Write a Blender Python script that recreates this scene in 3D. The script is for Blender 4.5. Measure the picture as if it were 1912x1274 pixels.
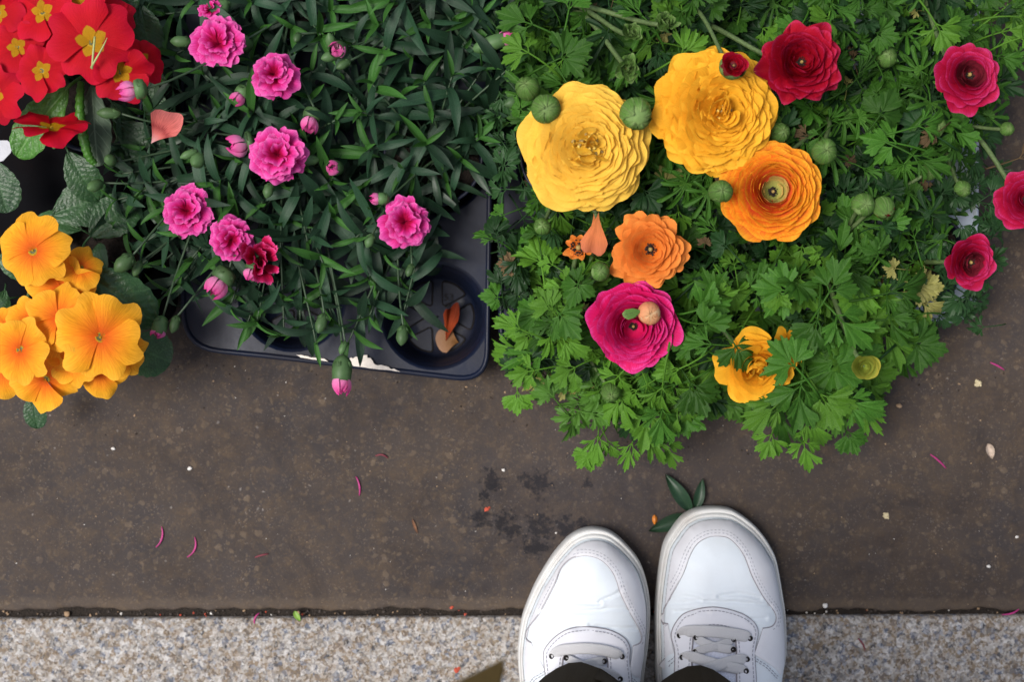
import bpy, math, random
import numpy as np
from mathutils import Matrix, Vector, Euler
from mathutils.geometry import delaunay_2d_cdt
for _o in list(bpy.data.objects): bpy.data.objects.remove(_o)
SC = bpy.context.scene; COL = SC.collection
# ---------------------------------------------------------------- camera, sky, sun, exposure
CH = 1.30
cam = bpy.data.cameras.new('camera'); cam.lens = 50; cam.sensor_width = 36
cam.clip_start = .02; cam.clip_end = 100
camo = bpy.data.objects.new('camera', cam); COL.objects.link(camo)
camo.location = (0, 0, CH); SC.camera = camo
cam.dof.use_dof = True; cam.dof.focus_distance = CH - .13; cam.dof.aperture_fstop = 4.5
SUN_EL, SUN_AZ = math.radians(64), math.radians(262)     # azimuth clockwise from +Y
world = bpy.data.worlds.new('World'); SC.world = world; world.use_nodes = True
wn = world.node_tree; bg = wn.nodes['Background']
sky = wn.nodes.new('ShaderNodeTexSky'); sky.sky_type = 'NISHITA'; sky.sun_disc = False
sky.sun_elevation = SUN_EL; sky.sun_rotation = SUN_AZ; sky.dust_density = 3.0; sky.ozone_density = .6
hsv = wn.nodes.new('ShaderNodeHueSaturation'); hsv.inputs['Saturation'].default_value = .6     # thin cloud greys the blue
wn.links.new(sky.outputs[0], hsv.inputs['Color']); wn.links.new(hsv.outputs[0], bg.inputs[0]); bg.inputs[1].default_value = .095
sl = bpy.data.lights.new('sun', 'SUN'); sl.energy = 2.1; sl.angle = math.radians(24); sl.color = (1, .96, .9)
so = bpy.data.objects.new('sun', sl); COL.objects.link(so)
sdir = Vector((math.sin(SUN_AZ) * math.cos(SUN_EL), math.cos(SUN_AZ) * math.cos(SUN_EL), math.sin(SUN_EL)))
so.rotation_euler = sdir.to_track_quat('Z', 'Y').to_euler(); so.location = sdir * 3
SC.view_settings.view_transform = 'Standard'; SC.view_settings.look = 'None'
SC.view_settings.gamma = 1; SC.view_settings.exposure = 0.86
SC.view_settings.use_curve_mapping = False
SC.cycles.max_bounces = 6; SC.cycles.transparent_max_bounces = 4
# ---------------------------------------------------------------- helpers
K0 = 36 / 50 * CH / 1912
def P(px, py, z=0.):
    "a point of the place seen at this spot of the photograph when it lies at height z"
    f = K0 * (CH - z) / CH
    return Vector(((px - 956) * f, -(py - 637) * f, z))
def S(px, z=0.): return px * K0 * (CH - z) / CH
R_ = random.Random(7)
def rnd(a=0., b=1.): return R_.uniform(a, b)
WM = {}
def mesh(name, verts, faces, mats, smooth=True, uv=None, midx=None):
    me = bpy.data.meshes.new(name)
    me.from_pydata([tuple(v) for v in verts], [], [tuple(int(i) for i in f) for f in faces])
    for m in (mats if isinstance(mats, (list, tuple)) else [mats]): me.materials.append(m)
    if smooth: me.polygons.foreach_set('use_smooth', [True] * len(me.polygons))
    if midx is not None: me.polygons.foreach_set('material_index', list(map(int, midx)))
    if uv is not None:
        ul = me.uv_layers.new(name='UVMap'); li = np.zeros(len(me.loops), int)
        me.loops.foreach_get('vertex_index', li)
        ul.data.foreach_set('uv', np.asarray(uv, float)[li].ravel())
    me.update(); return me
def put(name, me, M=None, parent=None, label=None):
    o = bpy.data.objects.new(name, me); COL.objects.link(o)
    if M is None: M = Matrix.Identity(4)
    elif isinstance(M, Vector): M = Matrix.Translation(M)
    WM[o] = M
    if parent is not None:
        o.parent = parent; o.matrix_basis = WM[parent].inverted() @ M
    else: o.matrix_basis = M
    if label: o['label'] = label
    return o
def tag(o, label=None, cat=None, group=None, kind=None):
    if label: o['label'] = label
    if cat: o['category'] = cat
    if group: o['group'] = group
    if kind: o['kind'] = kind
    return o
class MB:
    def __init__(s): s.v = []; s.f = []; s.m = []; s.uv = []
    def add(s, v, f, m=0, uv=None):
        o = len(s.v); s.v += [tuple(p) for p in v]; s.f += [tuple(int(i) + o for i in q) for q in f]; s.m += [m] * len(f)
        s.uv += [tuple(q) for q in uv] if uv is not None else [(0., 0.)] * len(v)
    def addM(s, v, f, M, m=0, uv=None): s.add([M @ Vector(p) for p in v], f, m, uv)
    def mesh(s, name, mats, smooth=True): return mesh(name, s.v, s.f, mats, smooth, s.uv, s.m)
def tube(pts, rad, n=6, flat=1., cap=True):
    "tube along points; rad scalar or list; flat squashes it against the up direction"
    pts = [Vector(p) for p in pts]; N = len(pts); V = []; F = []; UV = []
    up = Vector((0, 0, 1)); prev = None
    for i, p in enumerate(pts):
        t = (pts[min(i + 1, N - 1)] - pts[max(i - 1, 0)]).normalized()
        if prev is None:
            a = t.cross(up)
            if a.length < .15: a = t.cross(Vector((0, 1, 0)))
        else: a = prev - t * prev.dot(t)
        a.normalize(); prev = a; b = a.cross(t).normalized()
        r = rad[i] if isinstance(rad, (list, tuple)) else rad
        for k in range(n):
            q = 2 * math.pi * k / n
            V.append(p + a * (r * math.cos(q)) + b * (r * flat * math.sin(q))); UV.append((k / n, i / (N - 1)))
    for i in range(N - 1):
        for k in range(n):
            F.append((i * n + k, i * n + (k + 1) % n, (i + 1) * n + (k + 1) % n, (i + 1) * n + k))
    if cap: F.append(tuple(range(n))[::-1]); F.append(tuple((N - 1) * n + k for k in range(n)))
    return V, F, UV
def bez(a, b, c, d, n=8):
    a, b, c, d = map(Vector, (a, b, c, d)); o = []
    for i in range(n + 1):
        t = i / n; u = 1 - t
        o.append(a * u ** 3 + b * (3 * u * u * t) + c * (3 * u * t * t) + d * t ** 3)
    return o
def crom(pts, per=6, closed=False):
    pts = [np.array(p, float) for p in pts]; n = len(pts); out = []
    for i in range(n if closed else n - 1):
        if closed: p0, p1, p2, p3 = (pts[(i + j) % n] for j in (-1, 0, 1, 2))
        else: p0, p1, p2, p3 = pts[max(i - 1, 0)], pts[i], pts[i + 1], pts[min(i + 2, n - 1)]
        for k in range(per):
            t = k / per
            out.append(.5 * (2 * p1 + (p2 - p0) * t + (2 * p0 - 5 * p1 + 4 * p2 - p3) * t * t + (3 * p1 - p0 - 3 * p2 + p3) * t ** 3))
    if not closed: out.append(pts[-1])
    return np.array(out)
def lathe(prof, n=24, M=None):
    V = []; F = []
    for (r, z) in prof:
        for k in range(n):
            a = 2 * math.pi * k / n; V.append(Vector((r * math.cos(a), r * math.sin(a), z)))
    for i in range(len(prof) - 1):
        for k in range(n): F.append((i * n + k, i * n + (k + 1) % n, (i + 1) * n + (k + 1) % n, (i + 1) * n + k))
    if M is not None: V = [M @ v for v in V]
    return V, F
def in_poly(x, y, poly):
    c = False; n = len(poly); j = n - 1
    for i in range(n):
        xi, yi = poly[i][0], poly[i][1]; xj, yj = poly[j][0], poly[j][1]
        if (yi > y) != (yj > y) and x < (xj - xi) * (y - yi) / (yj - yi) + xi: c = not c
        j = i
    return c
def in_poly_np(X, Y, poly):
    c = np.zeros(X.shape, bool); n = len(poly); j = n - 1
    for i in range(n):
        xi, yi = poly[i][:2]; xj, yj = poly[j][:2]
        if yi != yj:
            m = ((yi > Y) != (yj > Y)) & (X < (xj - xi) * (Y - yi) / (yj - yi) + xi); c ^= m
        j = i
    return c
def seg_dist(X, Y, poly, closed=True):
    D = np.full(X.shape, 1e9); n = len(poly)
    for i in range(n if closed else n - 1):
        a = poly[i]; b = poly[(i + 1) % n]; dx, dy = b[0] - a[0], b[1] - a[1]; L = dx * dx + dy * dy + 1e-18
        t = np.clip(((X - a[0]) * dx + (Y - a[1]) * dy) / L, 0, 1)
        D = np.minimum(D, np.hypot(X - a[0] - t * dx, Y - a[1] - t * dy))
    return D
def cdt(poly, step=None, holes=(), extra=()):
    "triangulate a plan polygon with holes and an inner grid -> pts, tris, count of boundary points"
    vs = [Vector((p[0], p[1])) for p in poly]; ed = []; n = len(vs)
    ed += [(i, (i + 1) % n) for i in range(n)]
    for h in holes:
        o = len(vs); vs += [Vector((p[0], p[1])) for p in h]; ed += [(o + i, o + (i + 1) % len(h)) for i in range(len(h))]
    A = np.array([(p[0], p[1]) for p in poly])
    if step:
        x0, y0 = A.min(0); x1, y1 = A.max(0)
        gx, gy = np.meshgrid(np.arange(x0, x1, step), np.arange(y0, y1, step)); gx = gx.astype(float)
        gx[1::2] += step / 2; X = gx.ravel(); Y = gy.ravel()
        ok = in_poly_np(X, Y, A)
        for h in holes: ok &= ~in_poly_np(X, Y, np.array([(p[0], p[1]) for p in h]))
        X, Y = X[ok], Y[ok]; d = seg_dist(X, Y, A)
        for h in holes: d = np.minimum(d, seg_dist(X, Y, np.array([(p[0], p[1]) for p in h])))
        ok = d > step * .55
        vs += [Vector((a, b)) for a, b in zip(X[ok], Y[ok])]
    r = delaunay_2d_cdt(vs, ed, [], 0, 1e-7)
    pts = np.array([(v.x, v.y) for v in r[0]]); tr = np.array([t for t in r[2]])
    c = pts[tr].mean(1); ok = in_poly_np(c[:, 0], c[:, 1], A)
    for h in holes: ok &= ~in_poly_np(c[:, 0], c[:, 1], np.array([(p[0], p[1]) for p in h]))
    return pts, tr[ok]
def border(tris):
    s = {}
    for t in tris:
        for i in range(3):
            a, b = int(t[i]), int(t[(i + 1) % 3]); s[(a, b)] = 1
    return [(a, b) for (a, b) in s if (b, a) not in s]
# ---------------------------------------------------------------- materials
class NT:
    def __init__(s, name):
        s.m = bpy.data.materials.new(name); s.m.use_nodes = True; s.t = s.m.node_tree
        s.b = s.t.nodes['Principled BSDF']; s.out = s.t.nodes['Material Output']
    def n(s, typ, **k):
        x = s.t.nodes.new(typ)
        for a, v in k.items():
            if a.startswith('i_'): x.inputs[a[2:].replace('_', ' ')].default_value = v
            else: setattr(x, a, v)
        return x
    def l(s, a, b): s.t.links.new(a, b)
    def tc(s, w='Object'): return s.n('ShaderNodeTexCoord').outputs[w]
    def noise(s, scale, detail=4, rough=.55, vec=None, dist=0.):
        x = s.n('ShaderNodeTexNoise'); x.inputs['Scale'].default_value = scale; x.inputs['Detail'].default_value = detail
        x.inputs['Roughness'].default_value = rough; x.inputs['Distortion'].default_value = dist
        if vec is not None: s.l(vec, x.inputs['Vector'])
        return x
    def vor(s, scale, feat='F1', vec=None, rand=1.):
        x = s.n('ShaderNodeTexVoronoi', feature=feat); x.inputs['Scale'].default_value = scale; x.inputs['Randomness'].default_value = rand
        if vec is not None: s.l(vec, x.inputs['Vector'])
        return x
    def ramp(s, fac, stops, interp='LINEAR'):
        x = s.n('ShaderNodeValToRGB'); r = x.color_ramp; r.interpolation = interp
        while len(r.elements) > len(stops): r.elements.remove(r.elements[-1])
        while len(r.elements) < len(stops): r.elements.new(.5)
        for e, (p, c) in zip(r.elements, stops):
            e.position = p; e.color = (c, c, c, 1) if isinstance(c, (int, float)) else (*c, 1)
        s.l(fac, x.inputs[0]); return x.outputs[0]
    def mix(s, fac, a, b, blend='MIX'):
        x = s.n('ShaderNodeMix', data_type='RGBA', blend_type=blend)
        for i, v in ((0, fac), (6, a), (7, b)):
            sock = x.inputs[i]
            if isinstance(v, bpy.types.NodeSocket): s.l(v, sock)
            elif isinstance(v, (int, float)): sock.default_value = v if i == 0 else (v, v, v, 1)
            else: sock.default_value = (*v, 1)
        return x.outputs[2]
    def math(s, op, a, b=0., c=None):
        x = s.n('ShaderNodeMath', operation=op)
        for i, v in enumerate((a, b) if c is None else (a, b, c)):
            if isinstance(v, bpy.types.NodeSocket): s.l(v, x.inputs[i])
            else: x.inputs[i].default_value = v
        return x.outputs[0]
    def bump(s, h, strength=.4, dist=.001, prev=None):
        x = s.n('ShaderNodeBump'); x.inputs['Strength'].default_value = strength; x.inputs['Distance'].default_value = dist
        s.l(h, x.inputs['Height'])
        if prev is not None: s.l(prev, x.inputs['Normal'])
        return x.outputs[0]
    def fin(s, col=None, rough=None, nrm=None, spec=None, **k):
        for sock, v in (('Base Color', col), ('Roughness', rough), ('Normal', nrm), ('Specular IOR Level', spec)):
            if v is None: continue
            if isinstance(v, bpy.types.NodeSocket): s.l(v, s.b.inputs[sock])
            elif isinstance(v, tuple): s.b.inputs[sock].default_value = (*v, 1)
            else: s.b.inputs[sock].default_value = v
        for a, v in k.items(): s.b.inputs[a.replace('_', ' ')].default_value = v
        return s.m
def plain(name, col, rough=.6, var=.25, nscale=120, bump=.3, bdist=.0006, spec=.4, **k):
    t = NT(name); n = t.noise(nscale, 5, .6, t.tc())
    c = t.mix(t.ramp(n.outputs[0], [(.3, 0.), (.7, 1.)]), tuple(x * (1 - var) for x in col), tuple(min(1, x * (1 + var)) for x in col))
    return t.fin(c, rough, t.bump(n.outputs[0], bump, bdist), spec, **k)
def translucent(t, col, amt=.35):
    "let light through the thin blade or petal"
    tr = t.n('ShaderNodeBsdfTranslucent'); t.l(col, tr.inputs[0])
    mx = t.n('ShaderNodeMixShader'); mx.inputs[0].default_value = amt
    t.l(t.b.outputs[0], mx.inputs[1]); t.l(tr.outputs[0], mx.inputs[2]); t.l(mx.outputs[0], t.out.inputs[0])
def uvs(t):
    u = t.n('ShaderNodeSeparateXYZ'); t.l(t.tc('UV'), u.inputs[0]); return u.outputs[0], u.outputs[1]
def rand_var(t, col, lo=.78, hi=1.18):
    r = t.n('ShaderNodeObjectInfo').outputs['Random']
    return t.mix(1., col, t.ramp(r, [(0, lo), (1, min(hi, 1.0))]), 'MULTIPLY')
def petal_mat(name, stops, blotch=None, veins=.12, amt=.35, rough=.55, lo=.82):
    t = NT(name); u, v = uvs(t); ob = t.tc()
    mp = t.n('ShaderNodeMapping'); mp.inputs['Scale'].default_value = (26, 2.2, 1); t.l(t.tc('UV'), mp.inputs[0])
    vn = t.noise(1.6, 3, .6, mp.outputs[0]); n2 = t.noise(90, 4, .6, ob)
    vv = t.math('ADD', v, t.math('MULTIPLY', t.math('SUBTRACT', vn.outputs[0], .5), .35))
    c = t.ramp(vv, stops)
    if blotch:                                   # (colour, size): eye at the petal's foot, star edged
        bc, sz = blotch; au = t.math('ABSOLUTE', t.math('SUBTRACT', u, .5))
        e = t.math('ADD', v, t.math('MULTIPLY', au, sz * .8)); e = t.math('ADD', e, t.math('MULTIPLY', t.math('SUBTRACT', vn.outputs[0], .5), .05))
        c = t.mix(t.ramp(e, [(sz, 1.), (sz + .02, 0.)]), c, bc)
    c = t.mix(veins, c, t.mix(1., c, t.ramp(vn.outputs[0], [(.35, .45), (.6, 1.)]), 'MULTIPLY'))
    c = t.mix(.18, c, t.mix(1., c, t.ramp(n2.outputs[0], [(.3, .6), (.7, 1.)]), 'MULTIPLY'))
    c = rand_var(t, c, lo)
    nr = t.bump(vn.outputs[0], .7, .0006); nr = t.bump(n2.outputs[0], .45, .0008, nr)
    t.fin(c, rough, nr, .12); translucent(t, c, amt); return t.m
def leaf_mat(name, dark, light, vein=(.1, .2, .06), rough=.42, amt=.22, spec=.5, lat=9., lo=.55, quilt=0.):
    t = NT(name); u, v = uvs(t); n = t.noise(60, 4, .6, t.tc())
    c = t.mix(t.ramp(n.outputs[0], [(.3, 0.), (.72, 1.)]), dark, light)
    au = t.math('ABSOLUTE', t.math('SUBTRACT', u, .5))
    mid = t.ramp(au, [(0, 1.), (.035, 0.)])
    w = t.math('SINE', t.math('MULTIPLY', t.math('SUBTRACT', v, t.math('MULTIPLY', au, .55)), lat * 6.283))
    lv = t.ramp(w, [(.9, 0.), (1., .5)])
    c = t.mix(t.math('MULTIPLY', t.math('MAXIMUM', mid, lv), .55), c, vein)
    c = rand_var(t, c, lo, 1.)
    if quilt:                                     # net of small veins with puckered fields between
        q = t.vor(quilt, 'DISTANCE_TO_EDGE', t.tc()); e = t.ramp(q.outputs['Distance'], [(0, 0.), (.3, 1.)], 'EASE')
        c = t.mix(.35, c, t.mix(1., c, t.ramp(e, [(0, .62), (1, 1.)]), 'MULTIPLY'))
    nr = t.bump(n.outputs[0], .4, .001)
    if quilt: nr = t.bump(e, .3, .0005, nr)
    nr = t.bump(t.math('MAXIMUM', mid, lv), -.5, .0006, nr)
    t.fin(c, rough, nr, spec); translucent(t, c, amt); return t.m
MAT = {}
# ================================================================= THE PAVEMENT
def slab_material():
    t = NT('brown_stone'); g = t.tc()
    big = t.noise(7, 4, .6, g); mid = t.noise(55, 5, .62, g, .4); fine = t.noise(420, 3, .6, g); blot = t.noise(150, 3, .7, g, .8)
    c = t.mix(t.ramp(big.outputs[0], [(.34, 0.), (.66, 1.)]), (.04, .034, .034), (.058, .043, .034))
    c = t.mix(t.math('MULTIPLY', t.ramp(mid.outputs[0], [(.45, 0.), (.7, 1.)]), .55), c, (.092, .062, .037))
    c = t.mix(t.math('MULTIPLY', t.ramp(fine.outputs[0], [(.35, 1.), (.6, 0.)]), .45), c, (.04, .034, .036))
    c = t.mix(t.math('MULTIPLY', t.ramp(blot.outputs[0], [(.54, 0.), (.68, 1.)]), .35), c, (.115, .08, .05))
    # sand coloured inclusions in several sizes
    dv = t.n('ShaderNodeVectorMath', operation='ADD'); sc = t.n('ShaderNodeVectorMath', operation='SCALE')
    t.l(mid.outputs[1], sc.inputs[0]); sc.inputs[3].default_value = .013; t.l(g, dv.inputs[0]); t.l(sc.outputs[0], dv.inputs[1])
    bumpsrc = None; dens = t.ramp(t.noise(22, 4, .6, g).outputs[0], [(.36, .25), (.62, 1.)])
    for i, (scale, lim, colr, keep, amt) in enumerate(((85, .30, (.17, .125, .085), .62, .42), (170, .34, (.15, .11, .07), .66, .4), (330, .36, (.16, .12, .09), .7, .4), (600, .36, (.22, .19, .17), .8, .4), (190, .22, (.34, .31, .29), .965, .7))):
        v = t.vor(scale, vec=dv.outputs[0]); sp = t.n('ShaderNodeSeparateColor'); t.l(v.outputs['Color'], sp.inputs[0])
        on = t.math('MULTIPLY', t.ramp(v.outputs['Distance'], [(lim * .7, 1.), (lim, 0.)]), t.ramp(sp.outputs[0], [(keep, 0.), (keep + .06, 1.)]))
        c = t.mix(t.math('MULTIPLY', t.math('MULTIPLY', on, amt), dens), c, colr)
        bumpsrc = on if bumpsrc is None else t.math('MAXIMUM', bumpsrc, on)
    # dark tar-like stain left of the shoes and damp bluish patch before them
    def spot(x, y, r, soft):
        s_ = t.n('ShaderNodeVectorMath', operation='DISTANCE'); t.l(g, s_.inputs[0]); p = P(x, y); s_.inputs[1].default_value = p
        return t.ramp(s_.outputs['Value'], [(max(0, r - soft), 1.), (r + soft, 0.)])
    st = None
    for (x, y, r) in ((918, 900, 17), (905, 925, 10), (940, 975, 17), (1005, 905, 19), (985, 898, 12), (1100, 905, 8), (960, 990, 14), (1010, 985, 22), (1055, 985, 16), (900, 965, 14), (1000, 1020, 18), (1090, 980, 12)):
        s_ = spot(x, y, S(r) * 1.7, S(r) * 1.3); st = s_ if st is None else t.math('MAXIMUM', st, s_)
    sn = t.noise(140, 6, .75, g)
    sv = t.math('ADD', sn.outputs[0], t.math('MULTIPLY', t.math('SUBTRACT', st, .62), .34))
    st = t.ramp(sv, [(.5, 0.), (.6, 1.)])
    c = t.mix(t.math('MULTIPLY', st, .84), c, (.007, .007, .01))
    damp = t.math('MULTIPLY', spot(1180, 880, S(200), S(160)), t.ramp(big.outputs[0], [(.3, .3), (.7, 1.)]))
    c = t.mix(t.math('MULTIPLY', damp, .35), c, (.045, .043, .055))
    wear = t.noise(9, 6, .7, g, 1.2); c = t.mix(1., c, t.ramp(wear.outputs[0], [(.32, (.62, .62, .66)), (.5, (.92, .91, .9)), (.68, (1, 1, 1))]), 'MULTIPLY')
    sep = t.n('ShaderNodeSeparateXYZ'); t.l(g, sep.inputs[0])          # worn sandy rim along the joint
    yy = t.math('ADD', sep.outputs[1], t.math('MULTIPLY', t.math('SUBTRACT', mid.outputs[0], .5), .03))
    c = t.mix(t.math('MULTIPLY', t.ramp(t.math('ADD', t.math('MULTIPLY', yy, 40), 10.32 - .5), [(.30, 1.), (.46, 0.)]), .24), c, (.13, .095, .065))
    nr = t.bump(fine.outputs[0], .5, .0006); nr = t.bump(mid.outputs[0], .5, .0015, nr); nr = t.bump(bumpsrc, .25, .0006, nr)
    return t.fin(c, .7, nr, .14)
MAT['slab'] = slab_material()
def granite_material():
    t = NT('speckled_granite'); g = t.tc(); w = t.noise(160, 4, .6, g)
    dv = t.n('ShaderNodeVectorMath', operation='ADD'); sc = t.n('ShaderNodeVectorMath', operation='SCALE')
    t.l(w.outputs[1], sc.inputs[0]); sc.inputs[3].default_value = .005; t.l(g, dv.inputs[0]); t.l(sc.outputs[0], dv.inputs[1])
    v1 = t.vor(235, vec=dv.outputs[0]); s1 = t.n('ShaderNodeSeparateColor'); t.l(v1.outputs['Color'], s1.inputs[0])
    c = t.ramp(s1.outputs[0], [(0, (.36, .34, .32)), (.2, (.24, .22, .2)), (.4, (.2, .15, .1)), (.6, (.24, .18, .125)), (.72, (.13, .15, .2)), (.84, (.48, .46, .45)), (.95, (.06, .06, .065))], 'CONSTANT')
    v2 = t.vor(520, vec=dv.outputs[0]); s2 = t.n('ShaderNodeSeparateColor'); t.l(v2.outputs['Color'], s2.inputs[0])
    c2 = t.ramp(s2.outputs[1], [(0, (.42, .4, .38)), (.3, (.2, .16, .12)), (.55, (.1, .1, .12)), (.75, (.5, .49, .48)), (.9, (.04, .04, .045))], 'CONSTANT')
    c = t.mix(.45, c, c2)
    b = t.noise(85, 3, .6, g, .6); c = t.mix(.5, c, t.mix(1., c, t.ramp(b.outputs[0], [(.38, (.5, .42, .34)), (.5, (.8, .77, .74)), (.62, (1, 1, 1))]), 'MULTIPLY'))
    f = t.noise(700, 3, .6, g); c = t.mix(.35, c, t.mix(1., c, t.ramp(f.outputs[0], [(.3, .4), (.7, 1.)]), 'MULTIPLY'))
    nr = t.bump(f.outputs[0], .5, .0005); nr = t.bump(w.outputs[0], .4, .001, nr)
    return t.fin(c, .6, nr, .2)
MAT['granite'] = granite_material()
MAT['joint'] = plain('joint_grit', (.016, .011, .008), .9, .6, 500, .9, .002)
MAT['earth'] = plain('bedding_earth', (.05, .038, .028), .95, .4, 40, .6, .004)

g_ = mesh('ground', [(-4, -4, -.035), (4, -4, -.035), (4, 4, -.035), (-4, 4, -.035)], [(0, 1, 2, 3)], MAT['earth'])
tag(put('ground', g_), 'dark earth bed under the paving', 'ground', kind='structure')
def wob(x, s): return math.sin(x * 61 + s) * .0008 + math.sin(x * 173 + s * 2.3) * .0007 + math.sin(x * 397 + s * 1.7) * .0005 + (abs(math.sin(x * 23 + s)) ** 9) * .0016
YJ0, YJ1 = P(0, 1156).y, P(1912, 1150).y          # kerb edge at the frame's sides
XL, XR = P(0, 0).x, P(1912, 0).x
def yk(x): return YJ0 + (YJ1 - YJ0) * (x - XL) / (XR - XL)
def gap(x):                                         # joint width, narrower to the right
    u = (x - XL) / (XR - XL); return .0082 - .0042 * min(1, max(0, u)) + wob(x, 1)
def slab(x0, x1, ytop, name, label, edge_low=True):
    n = int((x1 - x0) / .004); xs = [x0 + (x1 - x0) * i / n for i in range(n + 1)]
    V = []; F = []
    rows = [(None, 0.)] + [(0.012, 0.), (.0035, -.0001), (.0015, -.0006), (0., -.0022), (-.0006, -.03)]
    for (d, z) in rows:
        for x in xs:
            e = yk(x) + gap(x)
            V.append((x, ytop if d is None else e + d * (1 + .5 * math.sin(x * 210)), z + (0 if d is None else wob(x, 5) * .15)))
    m = n + 1
    for r in range(len(rows) - 1):
        for i in range(n): F.append((r * m + i, (r + 1) * m + i, (r + 1) * m + i + 1, r * m + i + 1))
    o = put(name, mesh(name, V, F, MAT['slab'])); return tag(o, label, 'paving', kind='structure')
slab(-.93, .93, 1.1, 'paving_slab', 'large brown stone paving slab under the flower trays and shoe toes')
slab(.936, 2.6, 1.1, 'paving_slab', 'next brown slab beyond the right edge')
slab(-2.6, -.936, 1.1, 'paving_slab', 'next brown slab beyond the left edge')
jv = [(-2.6, -1, -.006), (2.6, -1, -.006), (2.6, 1.2, -.006), (-2.6, 1.2, -.006)]
nj = 500; V = []; F = []
for r_, dy in enumerate((-.012, -.004, .003, .009, .02)):
    for i in range(nj + 1):
        x = -1 + 2 * i / nj; V.append((x, yk(x) + dy, -.0075 + rnd(-.0012, .0016)))
for r_ in range(4):
    for i in range(nj): a = r_ * (nj + 1) + i; F.append((a, a + 1, a + nj + 2, a + nj + 1))
tag(put('joint_dirt', mesh('joint_dirt', V, F, MAT['joint'])), 'dark gritty joint between brown slab and granite kerb', 'dirt', kind='structure')
def kerb(x0, x1, label):
    V = []; F = []; n = int((x1 - x0) / .02)
    for (d, z) in ((-1.2, .0005), (-.003, .0005), (-.0012, .0001), (0, -.0012), (.0002, -.03)):
        for i in range(n + 1):
            x = x0 + (x1 - x0) * i / n; V.append((x, yk(x) + d, z))
    for r in range(4):
        for i in range(n): a = r * (n + 1) + i; F.append((a, a + 1, a + n + 2, a + n + 1))
    tag(put('kerb', mesh('kerb', V, F, MAT['granite'])), label, 'kerb', kind='structure')
kerb(-.62, .75, 'speckled grey and tan granite kerb under the shoes')
kerb(.755, 2.1, 'next granite kerbstone to the right'); kerb(-2.0, -.625, 'next granite kerbstone to the left')

# loose grit (nobody could count it)
def ico():
    t = (1 + 5 ** .5) / 2
    v = [(-1, t, 0), (1, t, 0), (-1, -t, 0), (1, -t, 0), (0, -1, t), (0, 1, t), (0, -1, -t), (0, 1, -t), (t, 0, -1), (t, 0, 1), (-t, 0, -1), (-t, 0, 1)]
    f = [(0, 11, 5), (0, 5, 1), (0, 1, 7), (0, 7, 10), (0, 10, 11), (1, 5, 9), (5, 11, 4), (11, 10, 2), (10, 7, 6), (7, 1, 8), (3, 9, 4), (3, 4, 2), (3, 2, 6), (3, 6, 8), (3, 8, 9), (4, 9, 5), (2, 4, 11), (6, 2, 10), (8, 6, 7), (9, 8, 1)]
    return [Vector(p).normalized() for p in v], f
IV, IF = ico()
MAT['soil_crumb'] = plain('soil_crumb', (.02, .013, .009), .95, .4, 300)
MAT['grit_white'] = plain('white_grit', (.6, .57, .54), .6, .2); MAT['grit_tan'] = plain('tan_grit', (.3, .2, .12), .8, .3)
MAT['grit_dark'] = plain('dark_grit', (.05, .04, .035), .8, .3); MAT['grit_red'] = plain('red_grit', (.4, .06, .03), .8, .3)
def chip(mb, p, r, m, fl=.6):
    s = [rnd(.6, 1.25) for _ in IV]; M = Matrix.Translation(p) @ Matrix.Rotation(rnd(0, 6.3), 4, 'Z') @ Matrix.Diagonal((r * rnd(.7, 1.4), r, r * fl, 1))
    mb.addM([v * k for v, k in zip(IV, s)], IF, M, m)
mb = MB()
for i in range(420):
    chip(mb, P(rnd(0, 1912), rnd(600, 1140)) + Vector((0, 0, .0001)), rnd(.0002, .0006) * rnd(.5, 1.3), R_.choices((0, 1, 2), (2, 6, 4))[0], .5)
for i in range(60): chip(mb, P(rnd(0, 1912), rnd(1160, 1274), .001), rnd(.0002, .0006), R_.choices((0, 1, 2), (1, 4, 4))[0], .4)
for i in range(260):
    x = rnd(XL, XR); chip(mb, Vector((x, yk(x) + rnd(.0005, .0055), -.0062)), rnd(.0004, .0014), R_.choices((0, 1, 2, 3), (1, 3, 12, .4))[0], .7)
tag(put('grit', mb.mesh('grit', [MAT['grit_white'], MAT['grit_tan'], MAT['grit_dark'], MAT['grit_red']], False)), 'scattered tiny stone grit on the brown slab', 'grit', kind='stuff')
def pebble(px, py, r, m, label, z=.0005, fl=.6):
    mb = MB(); me = None; V, F = lathe([(0, -.6), (.6, -.5), (.95, -.1), (1, .15), (.75, .55), (.35, .75), (0, .8)], 12)
    ph = rnd(0, 6); V = [Vector((v.x * (1 + .18 * math.sin(2 * math.atan2(v.y, v.x) + ph)), v.y * (1 + .15 * math.cos(3 * math.atan2(v.y, v.x) + ph)), v.z)) for v in V]
    o = put('pebble', mesh('pebble', [(v.x * r, v.y * r * .8, v.z * r * fl) for v in V], F, m), P(px, py, 0) + Vector((0, 0, z + r * fl * .5)))
    tag(o, label, 'pebble')
pebble(355, 875, .0022, MAT['grit_white'], 'small white pebble alone on the slab at left')
pebble(212, 838, .0018, MAT['grit_white'], 'pale grit stone below the orange primroses')
pebble(122, 1149, .0032, MAT['grit_tan'], 'tan pebble lying in the joint at far left', -.006)
pebble(1540, 1131, .0028, MAT['grit_white'], 'white pebble near the joint right of the shoes')
pebble(1845, 1058, .0018, MAT['grit_white'], 'small white pebble near the right edge')
pebble(1678, 758, .0026, MAT['grit_tan'], 'tan pebble just right of the ranunculus leaves')
pebble(940, 878, .0017, MAT['grit_white'], 'white speck of stone beside the dark stains')
pebble(1898, 1003, .0016, MAT['grit_white'], 'tiny white pebble at the far right of the slab')

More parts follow.
